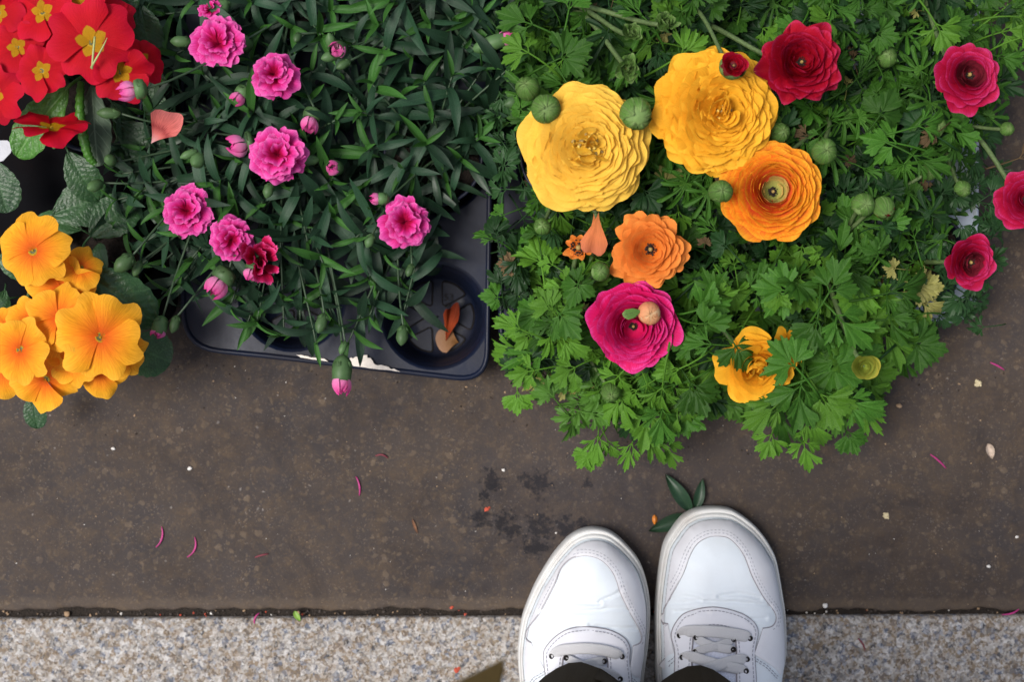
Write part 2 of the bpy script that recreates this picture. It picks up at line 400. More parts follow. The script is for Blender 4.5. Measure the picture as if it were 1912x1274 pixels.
mb = MB()
for (x, y, n, w) in ((640, 700, 26, 60), (900, 735, 22, 40), (380, 690, 16, 40), (1180, 850, 20, 90), (1480, 850, 18, 90), (1720, 720, 20, 70), (150, 790, 14, 80), (1010, 780, 16, 60)):
    for k in range(n): chip(mb, P(x + R_.gauss(0, w), y + R_.gauss(0, 16)) + Vector((0, 0, .0003)), rnd(.0003, .0011), R_.choices((0, 1), (5, 1))[0], .6)
tag(put('spilled_soil', mb.mesh('spilled_soil', [MAT['soil_crumb'], MAT['grit_tan']], False)), 'crumbs of dark potting soil spilled along the tray fronts', 'soil', kind='stuff')
# fallen filaments, husks, crumbs
MAT['filament'] = plain('magenta_filament', (.36, .02, .15), .5, .3); MAT['filament_dark'] = plain('dried_filament', (.16, .02, .035), .6, .3)
def strand(px, py, ang, L, bend, m, label, z=.0012, r=.00062):
    L = S(L); a = math.radians(ang); M = Matrix.Translation(P(px, py, 0) + Vector((0, 0, z))) @ Matrix.Rotation(a, 4, 'Z')
    pts = bez((-L / 2, 0, 0), (-L / 6, bend * L, .0005), (L / 6, bend * L, .0012), (L / 2, 0, 0), 10)
    v, f, u = tube(pts, [r * (.35 + 1.0 * math.sin(.3 + 2.6 * i / 10)) for i in range(11)], 6, .6)
    tag(put('flower_filament', mesh('flower_filament', [M.inverted() @ M @ Vector(p) for p in v], f, m, uv=u), M), label, 'petal scrap')
strand(668, 908, 100, 36, -.13, MAT['filament'], 'short magenta strand on the slab below the black tray')
strand(297, 1003, 75, 40, -.22, MAT['filament'], 'curved magenta strand, left one of the two at lower left')
strand(357, 1022, 70, 40, -.28, MAT['filament'], 'curved magenta strand, right one of the two at lower left')
strand(489, 1038, 15, 26, .05, MAT['filament_dark'], 'dull dried strand lying beside the lower left pair')
strand(713, 854, -10, 24, .25, MAT['filament_dark'], 'dark red curled strand below the black tray')
strand(1751, 862, -42, 40, .05, MAT['filament'], 'straight magenta strand on the slab at right')
strand(1861, 684, -28, 30, .04, MAT['filament'], 'magenta strand near the right edge under the grey crate')
strand(1608, 1204, -60, 26, .12, MAT['filament_dark'], 'thin pink strand on the granite kerb')
strand(1886, 1143, 18, 34, -.12, MAT['filament'], 'pink strand across the joint at far right', .001)
strand(480, 1155, 65, 22, .2, MAT['filament'], 'pink curled strand over the joint at left', .001)
MAT['husk'] = plain('dry_husk', (.38, .3, .24), .8, .3, 300); MAT['seed'] = plain('orange_seed', (.5, .16, .02), .4, .3)
MAT['crumb'] = plain('cream_crumb', (.5, .42, .26), .8, .25); MAT['dry_brown'] = plain('dry_brown', (.12, .05, .02), .7, .4, 200)
def blade(L, W, curl, fold, n=8, tip=1.0):
    V = []; F = []; UV = []
    for i in range(n + 1):
        s = i / n; w = W * (math.sin(math.pi * min(1, s ** .8)) ** .8 if s < 1 else 0) * tip + .0002
        for j in (-1, -.5, 0, .5, 1):
            V.append((s * L, j * w, curl * L * math.sin(math.pi * s) + fold * W * abs(j) ** 1.3)); UV.append((.5 + j / 2, s))
    for i in range(n):
        for j in range(4): a = i * 5 + j; F.append((a, a + 1, a + 6, a + 5))
    return V, F, UV
def ground_blade(px, py, ang, L, W, m, name, label, cat, curl=.12, fold=.5, z=.001):
    v, f, u = blade(S(L), S(W) / 2, curl, fold)
    o = put(name, mesh(name, v, f, m, uv=u), Matrix.Translation(P(px, py, 0) + Vector((0, 0, z))) @ Matrix.Rotation(math.radians(ang), 4, 'Z'))
    if label: tag(o, label, cat)
    return o
ground_blade(1842, 828, -75, 30, 15, MAT['husk'], 'seed_husk', 'pale dry husk on the slab at far right', 'husk', .1, .9)
ground_blade(1222, 962, -88, 19, 9, MAT['seed'], 'orange_seed', 'small orange seed left of the right shoe', 'seed', .1, -.9, .0022)
ground_blade(550, 1141, -60, 22, 10, plain('lime_leaflet', (.16, .28, .04), .5), 'leaflet', 'tiny lime green leaflet in the joint', 'leaf', .1, .5)
ground_blade(770, 970, -70, 28, 4, MAT['dry_brown'], 'twig_scrap', 'thin brown scrap left of the dark stains', 'twig', .04, .3)
for (x, y, r, lab) in ((1654, 964, 9, 'cream crumb on the slab right of the right shoe'), (1826, 716, 10, 'whitish crumb near the right edge below the crate')):
    mb = MB()
    for k in range(16): chip(mb, Vector((rnd(-1, 1) * S(r) * .45, rnd(-1, 1) * S(r) * .5, rnd(.0003, .0015))), S(r) * rnd(.2, .4), 0)
    tag(put('crumb', mb.mesh('crumb', MAT['crumb'], False), P(x, y, 0)), lab, 'crumb')
for i, (x, y, r, lab) in enumerate(((843, 1135, 3, 'red scrap at the joint left of the shoes'), (868, 1148, 3, 'small red petal scrap in the joint near the shoes'), (851, 1252, 6, 'dull red fleck on the kerb by the coat corner'), (909, 951, 5, 'orange fleck between the two dark stains'))):
    mb = MB(); chip(mb, Vector((0, 0, .001)), S(r), 0, .4); chip(mb, Vector((S(r) * .8, S(r) * .4, .001)), S(r) * .6, 0, .4)
    tag(put('petal_scrap', mb.mesh('petal_scrap', MAT['grit_red'], False), P(x, y, 0)), lab, 'petal scrap')
# sprig of three dark leaves half under the right shoe
MAT['sprig'] = leaf_mat('glossy_dark_leaf', (.012, .035, .018), (.022, .055, .028), (.04, .08, .035), .4, .05, .3, 5)
sp = put('leaf_sprig', mesh('leaf_sprig', *tube(bez(P(1303, 1000, .003), P(1300, 985, .004), P(1296, 965, .004), P(1293, 950, .004), 6), .0008, 6)[:2], MAT['sprig']))
tag(sp, 'sprig of three glossy dark green leaves poking from under the right shoe', 'leaf sprig')
for (x, y, a, L, W, cu) in ((1290, 955, 125, 86, 26, .12), (1298, 952, 78, 60, 19, .10), (1285, 962, 201, 80, 28, .05)):
    v, f, u = blade(S(L), S(W) / 2, cu, .5, 10)
    put('leaf', mesh('leaf', v, f, MAT['sprig'], uv=u), Matrix.Translation(P(x, y, 0) + Vector((0, 0, .003))) @ Matrix.Rotation(math.radians(a), 4, 'Z'), sp)
# ================================================================= TRAYS
def tray_mat(name, col, rough=.38, dirt=(.09, .06, .045), damt=.5, spec=.22):
    t = NT(name); g = t.tc(); n = t.noise(14, 5, .65, g); f = t.noise(240, 4, .6, g)
    sp_ = t.n('ShaderNodeSeparateXYZ'); t.l(t.n('ShaderNodeNewGeometry').outputs['Normal'], sp_.inputs[0])
    dust = t.math('MULTIPLY', t.ramp(n.outputs[0], [(.38, 0.), (.62, 1.)]), damt)
    c = t.mix(dust, col, dirt); c = t.mix(t.ramp(f.outputs[0], [(.7, 0.), (.78, .3)]), c, tuple(x * 2.2 + .01 for x in dirt))
    r = t.math('ADD', rough, t.math('MULTIPLY', dust, .5))
    return t.fin(c, r, t.bump(f.outputs[0], .25, .0004), spec)
MAT['tray'] = tray_mat('black_plastic', (.006, .010, .026), .3, (.013, .01, .009), .4)
MAT['tray_dark'] = tray_mat('dirty_black_plastic', (.004, .004, .005), .85, (.007, .005, .005), .5, .05)
MAT['tray_grey'] = tray_mat('pale_grey_plastic', (.4, .45, .52), .4, (.25, .24, .23), .3)
MAT['mud'] = plain('dried_mud', (.012, .009, .008), .9, .5, 400)
MAT['paper'] = plain('torn_paper', (.62, .56, .5), .85, .15, 260)
MAT['soil'] = plain('potting_soil', (.018, .012, .009), .95, .6, 260, .9, .003)
def rrect(pts, r, n=7):
    "round the corners of a plan polygon"
    out = []; N = len(pts)
    for i in range(N):
        p, a, b = Vector(pts[i]), Vector(pts[i - 1]), Vector(pts[(i + 1) % N]); ri = r[i] if isinstance(r, (list, tuple)) else r
        u = (a - p).normalized(); w = (b - p).normalized(); ri = min(ri, (a - p).length * .45, (b - p).length * .45)
        for k in range(n + 1):
            t = k / n; q = (p + u * ri) * (1 - t) ** 2 + p * (2 * t * (1 - t)) + (p + w * ri) * t * t; out.append((q.x, q.y))
    return out
def inset(poly, d):
    "move a closed counter-clockwise polygon inward by d (number or list)"
    A = np.array(poly, float); n = len(A); T = np.roll(A, -1, 0) - np.roll(A, 1, 0); T /= np.linalg.norm(T, axis=1)[:, None] + 1e-12
    N = np.stack([-T[:, 1], T[:, 0]], 1); area = .5 * np.sum(A[:, 0] * np.roll(A[:, 1], -1) - np.roll(A[:, 0], -1) * A[:, 1])
    if area < 0: N = -N
    d = np.asarray(d, float); return A + N * (d[:, None] if d.ndim else d)
def strip(mb, rings, m=0, close=True):
    "rings: list of lists of 3-D points, same length"
    n = len(rings[0]); V = [p for r in rings for p in r]; F = []
    for i in range(len(rings) - 1):
        for k in range(n if close else n - 1): F.append((i * n + k, i * n + (k + 1) % n, (i + 1) * n + (k + 1) % n, (i + 1) * n + k))
    mb.add(V, F, m)
def tray(name, label, corners, radii, z, wells, rw, m, wedge_wells=(), floor=.008, shoulder=.003):
    out = rrect([P(x, y, z).xy for x, y in corners], [S(r, z) for r in radii])
    A = .5 * sum(out[i][0] * out[(i + 1) % len(out)][1] - out[(i + 1) % len(out)][0] * out[i][1] for i in range(len(out)))
    if A < 0: out = out[::-1]
    root = MB(); rw_ = S(rw, z); hs = []; cs = [P(x, y, z) for x, y in wells]; NW = 40
    for c in cs: hs.append([(c.x + (rw_ + shoulder) * math.cos(2 * math.pi * k / NW), c.y + (rw_ + shoulder) * math.sin(2 * math.pi * k / NW)) for k in range(NW)])
    top = inset(out, .004)
    pts, tr = cdt(top, .012, hs); V = [(p[0], p[1], z - .0025) for p in pts]
    up = [t if ((pts[t[1]][0] - pts[t[0]][0]) * (pts[t[2]][1] - pts[t[0]][1]) - (pts[t[2]][0] - pts[t[0]][0]) * (pts[t[1]][1] - pts[t[0]][1])) > 0 else t[::-1] for t in tr]
    root.add(V, up)
    R3 = lambda d, zz: [(p[0], p[1], zz) for p in inset(out, d)]
    strip(root, [R3(.004, z - .0025), R3(.0028, z - .0006), R3(.0014, z), R3(.0002, z - .0006), R3(-.001, z - .003), R3(-.0012, z - .011), R3(.0012, z - .0125), R3(.003, z - .014), R3(.0085, .004), R3(.012, .002)])
    o = put(name, root.mesh(name, m)); tag(o, label, 'tray')
    for wi, c in enumerate(cs):
        w = MB(); prof = [(rw_ + shoulder, z - .0025), (rw_ + shoulder * .5, z - .0032), (rw_ - .0002, z - .0055), (rw_ - .001, z - .009)]
        for k in range(1, 9):
            a = rw_ - .001 - .0085 * k / 9; zz = z - .009 - (z - .009 - floor) * k / 9
            prof += [(a, zz + .0012), (a - .0009, zz)]
        prof += [(rw_ - .0115, floor), (rw_ * .42, floor + .0005), (0.001, floor + .0005)]
        v, f = lathe([(r, h) for r, h in prof[::-1]], NW); w.add([(p.x, p.y, p.z) for p in v], f)
        wl = put('well', w.mesh('well', m), Vector((c.x, c.y, 0)), o)
        if wi in wedge_wells:
            for k in range(6):
                a0 = math.radians(60 * k + 12 - 30 + 30 * 0); a1 = a0 + math.radians(36); ri, ro = rw_ * .27, rw_ * .73
                pl = rrect([(ri * math.cos((a0 + a1) / 2 - .12), ri * math.sin((a0 + a1) / 2 - .12)), (ro * math.cos(a0 - .08), ro * math.sin(a0 - .08)), (ro * 1.03 * math.cos((a0 + a1) / 2), ro * 1.03 * math.sin((a0 + a1) / 2)), (ro * math.cos(a1 + .08), ro * math.sin(a1 + .08)), (ri * math.cos((a0 + a1) / 2 + .12), ri * math.sin((a0 + a1) / 2 + .12))], [.002, .004, .03, .004, .002], 4)
                q = MB(); strip(q, [[(x, y, floor + .0006) for x, y in pl], [(x, y, floor + .0022) for x, y in inset(pl, .0007)]])
                q.add([(x, y, floor + .0022) for x, y in inset(pl, .0007)], [tuple(range(len(pl)))])
                v, f, _ = tube([(x, y, floor + .0009) for x, y in pl + pl[:1]], .0008, 5, .6); q.add(v, f, 1)
                put('raised_wedge', q.mesh('raised_wedge', [m, MAT['mud']], False), Vector((c.x, c.y, 0)), wl)
    return o, cs, rw_
WZ = .052
dt, dcs, DRW = tray('plant_tray', 'black plastic carry tray with two empty wells under the pink dianthus',
    [(338, -420), (338, 652), (500, 668), (912, 716), (918, 300), (920, -420)], [30, 92, 10, 62, 10, 30], WZ,
    [(812, 590), (545, 556), (812, 300), (545, 276), (812, 20), (545, -4), (812, -260), (545, -280)], 96, MAT['tray'], (0, 1))
pt_, pcs, PRW = tray('plant_tray', 'black tray almost hidden beneath the red and orange primroses',
    [(-320, -420), (-320, 600), (325, 610), (325, -420)], [30, 60, 60, 30], WZ - .006,
    [(190, 480), (-90, 480), (190, 200), (-90, 200), (190, -80), (-90, -80)], 96, MAT['tray_dark'])
rt_, rcs, RRW = tray('plant_tray', 'black tray with dark rim beneath the left ranunculus plants',
    [(934, -420), (932, 668), (1385, 668), (1392, -420)], [30, 60, 40, 30], WZ,
    [(1052, 550), (1270, 550), (1052, 300), (1270, 300), (1052, 50), (1270, 50), (1052, -200), (1270, -200)], 84, MAT['tray'])
gt_, gcs, GRW = tray('plant_tray', 'pale blue grey plastic tray with rounded corner at right under red ranunculus',
    [(1408, -420), (1404, 596), (1826, 602), (1832, -420)], [30, 50, 60, 30], WZ,
    [(1512, 480), (1715, 480), (1512, 240), (1715, 240), (1512, 0), (1715, 0), (1512, -240), (1715, -240)], 80, MAT['tray_grey'])
# torn label residue on the tray edge
def flake(pts, z, name, label, parent, m):
    q = [P(x, y, z) for x, y in pts]; c = sum(q, Vector()) / len(q); mb = MB(); n = len(q)
    strip(mb, [[p - c - Vector((0, 0, .0006)) for p in q], [p - c for p in q]]); mb.add([p - c for p in q], [tuple(range(n))])
    return put(name, mb.mesh(name, m, False), c, parent, label)
def jag(a, b, n, w):
    o = []
    for i in range(n): t = i / n; o.append((a[0] + (b[0] - a[0]) * t + rnd(-w, w), a[1] + (b[1] - a[1]) * t + rnd(-w, w)))
    return o
flake(jag((648, 671), (682, 663), 6, 2) + jag((682, 663), (700, 680), 6, 3) + jag((700, 680), (748, 694), 8, 2) + jag((748, 694), (700, 689), 5, .6) + jag((700, 689), (650, 683), 5, .6), WZ + .0008, 'label_residue', 'torn white paper residue on tray edge', dt, MAT['paper'])
flake(jag((552, 662), (580, 667), 5, 1) + jag((580, 667), (612, 672), 5, 1.) + jag((612, 675), (552, 667), 6, .6), WZ + .0006, 'label_residue', None, dt, MAT['paper'])
# moulded marks on the floor of the empty well (raised plastic strokes)
def floor_mark(txt, px, py, size, rot):
    cu = bpy.data.curves.new('t', 'FONT'); cu.body = txt; cu.size = size; cu.extrude = .0006; cu.align_x = 'CENTER'; cu.align_y = 'CENTER'
    ob = bpy.data.objects.new('t', cu); COL.objects.link(ob); me = bpy.data.meshes.new_from_object(ob.evaluated_get(bpy.context.evaluated_depsgraph_get()))
    bpy.data.objects.remove(ob); me.materials.clear(); me.materials.append(MAT['mud']); me.name = 'moulded_mark'
    c = P(px, py, .01); put('moulded_mark', me, Matrix.Translation(c + Vector((0, 0, .0005))) @ Matrix.Rotation(rot, 4, 'Z'), dt)
floor_mark('53', 838, 556, .009, 0); floor_mark('D', 836, 570, .007, math.pi / 2)
def pot(parent, c, r, z1=.078, m=None, sz=.062):
    V, F = lathe([(r * .78, .012), (r * .97, z1 - .012), (r * 1.0, z1 - .012), (r * 1.03, z1 - .001), (r * .99, z1), (r * .95, z1 - .002), (r * .93, sz)], 36)
    p = put('pot', mesh('pot', V, F, m or MAT['tray']), Vector((c.x, c.y, 0)), parent)
    mb = MB(); n = 30; pts, tr = cdt([(r * .94 * math.cos(6.2832 * k / n), r * .94 * math.sin(6.2832 * k / n)) for k in range(n)], .005)
    mb.add([(x, y, sz + rnd(-.003, .002)) for x, y in pts], tr)
    put('soil', mb.mesh('soil', MAT['soil']), Vector((c.x, c.y, 0)), parent)
# ================================================================= PETALS AND FLOWERS
def petal(r, a0, a1, phi, na=8, ns=8, rec=0., ruf=.03, freq=3., tip=.62, notch=0., ser=0., seed=0, base=.0, foot=.35, twist=0., curlu=0., norm=False):
    """one petal: leaves the centre along +X at angle a0 above the horizon and bends to a1 (degrees);
    r is its reach, phi its half width as an angle round the flower's axis"""
    q = random.Random(seed); p1, p2, p3 = q.uniform(0, 6.3), q.uniform(0, 6.3), q.uniform(0, 6.3)
    N = 24; A = []; rho = [0.]; zz = [0.]
    for i in range(N):
        s = (i + .5) / N; a = a0 + (a1 - a0) * s
        if s > .78: a -= rec * (s - .78) / .22
        a = math.radians(a); rho.append(rho[-1] + math.cos(a) / N); zz.append(zz[-1] + math.sin(a) / N)
    m = max(rho); rho = [x / m for x in rho]; zz = [x / m for x in zz]
    if norm: mz = max(max(zz), 1e-3); zz = [x / mz for x in zz]
    def prof(s):
        x = min(max(s, 0), 1) * N; i = min(int(x), N - 1); f = x - i
        return base + (1 - base) * (rho[i] * (1 - f) + rho[i + 1] * f), zz[i] * (1 - f) + zz[i + 1] * f
    V = []; UV = []; F = []
    for i in range(ns + 1):
        s0 = (i / ns)
        for j in range(na + 1):
            u = 2 * j / na - 1; au = abs(u)
            smax = 1 - (1 - tip) * au ** 3.2 - notch * math.exp(-(u / .22) ** 2) - ser * abs(math.sin(u * 9 + p1)) * (.5 + .5 * math.sin(u * 23 + p2))
            s = s0 * smax * (1 + .03 * math.sin(u * 4 + p3)); w = foot + (1 - foot) * math.sin(min(1, s / .72) * math.pi / 2)
            if s > .72: w *= math.sqrt(max(.06, 1 - ((s - .72) / .42) ** 2))
            fi = phi * u * w; rh, z = prof(s)
            e = s ** 2.2
            dz = ruf * e * (math.sin(u * freq + p1) + .55 * math.sin(u * freq * 2.3 + p2)) + curlu * e * au ** 2
            dr = ruf * .7 * e * math.sin(u * freq * 1.4 + p3)
            fi += twist * e
            V.append((r * (rh + dr) * math.cos(fi), r * (rh + dr) * math.sin(fi), r * (z + dz)))
            UV.append((j / na, s))
    n = na + 1
    for i in range(ns):
        for j in range(na): F.append((i * n + j, i * n + j + 1, (i + 1) * n + j + 1, (i + 1) * n + j))
    return V, F, UV
def petal_me(m, **k):
    v, f, u = petal(**k); return mesh('petal', v, f, m, uv=u)
def T(p): return Matrix.Translation(p)
def tilt_to(n):
    "rotation taking +Z to direction n"
    return Vector(n).normalized().to_track_quat('Z', 'Y').to_matrix().to_4x4()
def RZ(a): return Matrix.Rotation(a, 4, 'Z')
MAT['stem'] = plain('hairy_green_stem', (.07, .11, .035), .6, .35, 500, .6, .0006)
MAT['stem_dark'] = plain('dianthus_stem', (.025, .05, .022), .5, .3, 300)
def sepal_mat():
    t = NT('bud_green'); u, v = uvs(t); n = t.noise(220, 4, .6, t.tc()); c = t.mix(t.ramp(n.outputs[0], [(.3, 0.), (.7, 1.)]), (.05, .13, .022), (.13, .25, .05))
    w = t.math('SINE', t.math('MULTIPLY', u, 5 * 6.283)); ln = t.math('MULTIPLY', t.ramp(w, [(.8, 0.), (1., 1.)]), t.ramp(v, [(.3, .1), (.7, .8)]))
    mid = t.ramp(t.math('ABSOLUTE', t.math('SUBTRACT', u, .5)), [(0, 1.), (.04, 0.), (.44, 0.), (.5, .9)])
    k = t.math('MAXIMUM', ln, mid); c = t.mix(t.math('MULTIPLY', k, .42), c, (.3, .4, .17)); c = t.mix(t.ramp(v, [(.8, 0.), (1., .5)]), c, (.3, .4, .16))
    c = rand_var(t, c, .75); nr = t.bump(n.outputs[0], .6, .0006); nr = t.bump(k, .8, .0008, nr); t.fin(c, .55, nr, .15); translucent(t, c, .12); return t.m
MAT['sepal'] = sepal_mat()
MAT['anther'] = plain('dark_anthers', (.02, .012, .01), .8, .6, 900, .9, .001)
MAT['pistil'] = plain('ochre_pistil', (.3, .2, .06), .6, .4, 900, .8, .0008)
MAT['core_gold'] = plain('golden_core', (.6, .42, .08), .6, .25, 500); MAT['green_core'] = plain('green_core', (.3, .34, .1), .6, .25, 500)
def stem_between(a, b, r=.0019, bow=.25, col=None, n=8):
    a, b = Vector(a), Vector(b); h = b - a; side = Vector((h.y, -h.x, 0)) * .18 * rnd(-1, 1)
    pts = bez(a, a + Vector((h.x * .1, h.y * .1, h.z * .75)) + side, b - Vector((h.x * .25, h.y * .25, abs(h.z) * bow + .018)) + side * .5, b, n)
    return tube(pts, [r * (1.1 - .25 * i / n) for i in range(n + 1)], 7)
BL = []
def ranunculus(plant, root, px, py, R, z, N, m, normal=(0, 0, 1), a_out=6, a_in=82, r_in=.16, phi_o=.62, phi_i=1.0, rec=10, ruf=.035, power=.85,
               zlift=.0, core='dark', core_r=.12, label=None, tipo=.62, seed=1, stemv=True, zpow=1., jit=.08, a0=0, drop=0., wonky=.08, inner=None, ser=.015):
    BL.append((px, py, R, z))
    q = random.Random(seed); Rm = S(R, z); loc = P(px, py, z - Rm * .35); Mf = T(loc) @ tilt_to(normal)
    mb = MB(); Mi = Mf.inverted()
    if stemv:
        b = Mf @ Vector((0, 0, -Rm * .12)); v, f, u = stem_between(Vector(root), b, .0022); mb.addM(v, f, Mi, 0, u)
    v, f = lathe([(0, -Rm * .14), (Rm * .16, -Rm * .1), (Rm * .2, 0), (0, Rm * .05)], 12); mb.add(v, f)
    fl = put('flower', mb.mesh('flower', [MAT['stem']]), Mf, plant, label)
    layers = {}; ang = q.uniform(0, 6.3)
    for i in range(N):
        t = i / (N - 1); L = int(t * 6.99); key = (L, q.randrange(4 if N > 30 else 3), inner is not None and t > 1 - inner[1])
        if key not in layers:
            tl = (L + .5) / 7; al = a_out + (a_in - a_out) * tl ** zpow
            layers[key] = petal_me(inner[0] if key[2] else m, r=1, a0=a0 + al * .15 - drop * (1 - tl), a1=al * 1.25 - drop * 2 * (1 - tl), phi=phi_o + (phi_i - phi_o) * tl, na=12, ns=9, ser=ser, rec=rec * (1 - tl * .5), ruf=ruf * (1 + .6 * (1 - tl)), freq=q.uniform(2.2, 4.), tip=tipo + .25 * tl, seed=q.randrange(9999), foot=.4, curlu=q.uniform(-.02, .06))
        r = Rm * (r_in + (1 - r_in) * (1 - t) ** power) * (1 + q.uniform(-jit, jit * .4)); ang += 2.39996 + q.uniform(-.25, .25)
        zo = Rm * (.01 + zlift * t)
        M = Mf @ T(Vector((0, 0, zo))) @ RZ(ang) @ Matrix.Rotation(q.uniform(-wonky, wonky), 4, 'Y') @ Matrix.Rotation(q.uniform(-wonky, wonky), 4, 'X') @ Matrix.Scale(r, 4)
        put('petal', layers[key], M, fl)
    cr = Rm * core_r; c = MB()
    if core == 'dark':
        v, f = lathe([(cr * 1.25, -cr * .2), (cr * .7, -cr * .1), (0.0001, -cr * .1)], 14); c.add(v, f, 0)
        for k in range(46):
            a = q.uniform(0, 6.3); rr = cr * q.uniform(.45, 1.05); chipv = [Vector((x.x * cr * .12, x.y * cr * .12, x.z * cr * .3)) for x in IV]; c.addM(chipv, IF, T(Vector((rr * math.cos(a), rr * math.sin(a), cr * q.uniform(.0, .7)))) @ Matrix.Rotation(q.uniform(-.6, .6), 4, 'X'), 0)
        v, f = lathe([(cr * .3, cr * .0), (cr * .42, cr * .4), (cr * .34, cr * .8), (cr * .12, cr * 1.05), (0, cr * 1.0)], 7); c.add(v, f, 1)
        zc = Rm * (zlift * .8 + .1)
        put('flower_centre', c.mesh('flower_centre', [MAT['anther'], MAT['pistil']], True), Mf @ T(Vector((0, 0, zc))), fl)
    elif core == 'messy':
        for k in range(30):
            me = layers[q.choice([kk for kk in layers if kk[0] == 6])]
            a = q.uniform(0, 6.3); rr = Rm * q.uniform(.0, core_r * 1.15); s_ = Rm * q.uniform(.13, .26)
            put('petal', me, Mf @ T(Vector((rr * math.cos(a), rr * math.sin(a), Rm * (zlift + q.uniform(.06, .16))))) @ RZ(q.uniform(0, 6.3)) @ Matrix.Rotation(q.uniform(-.9, .5), 4, 'Y') @ Matrix.Rotation(q.uniform(-.5, .5), 4, 'X') @ Matrix.Scale(s_, 4), fl)
        for k in range(40):
            a = q.uniform(0, 6.3); rr = Rm * core_r * q.uniform(0, 1.); c.addM([x * Rm * .025 * q.uniform(.6, 1.5) for x in IV], IF, T(Vector((rr * math.cos(a), rr * math.sin(a), Rm * (zlift + q.uniform(.1, .22))))), k % 2)
        put('flower_centre', c.mesh('flower_centre', [MAT['core_gold'], MAT['pistil']], True), Mf, fl)
    return fl
def bud(plant, root, px, py, R, z, normal=(0, 0, 1), m=None, inner=None, label=None, open_=0., seed=0, nsep=5, stem=True, pale=None):
    "closed globe of sepals round a core of folded petals"
    q = random.Random(seed * 7 + 3); Rm = S(R, z); Rm *= .93; loc = P(px, py, z - Rm * .5); Mf = T(loc) @ tilt_to(normal); Mi = Mf.inverted(); mb = MB()
    if stem:
        v, f, u = stem_between(Vector(root), Mf @ Vector((0, 0, -Rm * .7)), .0018); mb.addM(v, f, Mi, 0, u)
    v, f = lathe([(0.0, -Rm * .82), (Rm * .5, -Rm * .66), (Rm * .84, -Rm * .25), (Rm * .9, Rm * .1), (Rm * .78, Rm * .48), (Rm * .42, Rm * .74), (0, Rm * .8)], 18); mb.add(v, f, 1)
    b = put('bud', mb.mesh('bud', [MAT['stem'], inner or MAT['sepal']]), Mf, plant, label); Mf = Mf @ Matrix.Diagonal((q.uniform(.92, 1.04), q.uniform(.92, 1.04), q.uniform(.94, 1.06), 1)) @ Matrix.Rotation(q.uniform(-.12, .12), 4, 'X')
    mm = m or MAT['sepal']; me = [petal_me(mm, r=1, a0=-22, a1=196 - open_ * 75, phi=.78, norm=True, na=10, ns=14, ruf=.035, freq=4, tip=.72, seed=seed + k, foot=.7, rec=0) for k in range(2)]
    # the profile runs from below the globe up over its shoulder
    for k in range(nsep):
        sc_ = Rm * (.96 + .04 * (k * 2 % 5) / 2); put('sepal', me[k % 2], Mf @ T(Vector((0, 0, -Rm * .86))) @ RZ(k * 6.2832 / nsep + q.uniform(-.22, .22)) @ Matrix.Rotation(q.uniform(-.07, .05), 4, 'Y') @ Matrix.Diagonal((sc_, sc_, sc_ * (1.74 if open_ < .4 else 1.3), 1)), b)
    return b
# ---- materials of the blooms
MAT['yellow'] = petal_mat('golden_petal', [(0, (.75, .36, .03)), (.5, (.92, .43, .018)), (1, (.96, .5, .035))], amt=.28, lo=.86)
MAT['yellow_light'] = petal_mat('lemon_petal', [(0, (.78, .44, .06)), (.5, (.95, .54, .04)), (1, (.97, .61, .085))], amt=.28, lo=.86)
MAT['orange'] = petal_mat('coral_orange_petal', [(0, (.85, .35, .03)), (.4, (.85, .085, .045)), (.78, (.9, .14, .03)), (.95, (.95, .33, .02)), (1, (.95, .42, .03))], amt=.28)
MAT['orange_soft'] = petal_mat('soft_orange_petal', [(0, (.85, .16, .02)), (.5, (.9, .2, .02)), (1, (.93, .31, .06))], amt=.28)
MAT['magenta'] = petal_mat('magenta_petal', [(0, (.6, .01, .1)), (.6, (.68, .008, .1)), (.92, (.72, .012, .15)), (1, (.75, .05, .28))], amt=.2)
MAT['crimson'] = petal_mat('crimson_petal', [(0, (.2, .002, .008)), (.6, (.35, .002, .011)), (.92, (.4, .004, .025)), (1, (.48, .02, .08))], amt=.2)
MAT['cherry'] = petal_mat('cherry_petal', [(0, (.2, .003, .012)), (.6, (.4, .003, .026)), (.9, (.47, .008, .06)), (1, (.55, .035, .16))], amt=.2)
MAT['maroon'] = petal_mat('maroon_petal', [(0, (.12, .01, .015)), (1, (.2, .015, .03))], amt=.1)
MAT['lime'] = petal_mat('lime_petal', [(0, (.16, .24, .03)), (.7, (.34, .4, .06)), (1, (.6, .52, .08))], amt=.25)
MAT['lime_pale'] = petal_mat('pale_lime_petal', [(0, (.2, .26, .05)), (.6, (.5, .46, .12)), (1, (.85, .5, .14))], amt=.2)
MAT['wilt'] = petal_mat('wilted_petal', [(0, (.6, .2, .06)), (.6, (.75, .22, .08)), (1, (.55, .16, .08))], veins=.4, amt=.2)
MAT['salmon'] = petal_mat('salmon_petal', [(0, (.7, .45, .25)), (.6, (.8, .3, .15)), (1, (.7, .4, .2))], amt=.2)
MAT['red_prim'] = petal_mat('scarlet_petal', [(0, (.42, .002, .01)), (.6, (.55, .003, .014)), (1, (.58, .006, .035))], ((.5, .24, .006), .36), veins=.1, amt=.28)
MAT['orange_prim'] = petal_mat('apricot_petal', [(0, (.5, .15, .005)), (.14, (.85, .13, .01)), (.4, (.93, .25, .012)), (.72, (.96, .42, .02)), (1, (.97, .48, .04))], veins=.3, amt=.28, lo=.88)
MAT['pink'] = petal_mat('pink_petal', [(0, (.35, .002, .04)), (.5, (.48, .003, .06)), (.7, (.72, .02, .22)), (.86, (.8, .06, .36)), (1, (.83, .16, .48))], veins=.15, amt=.25)
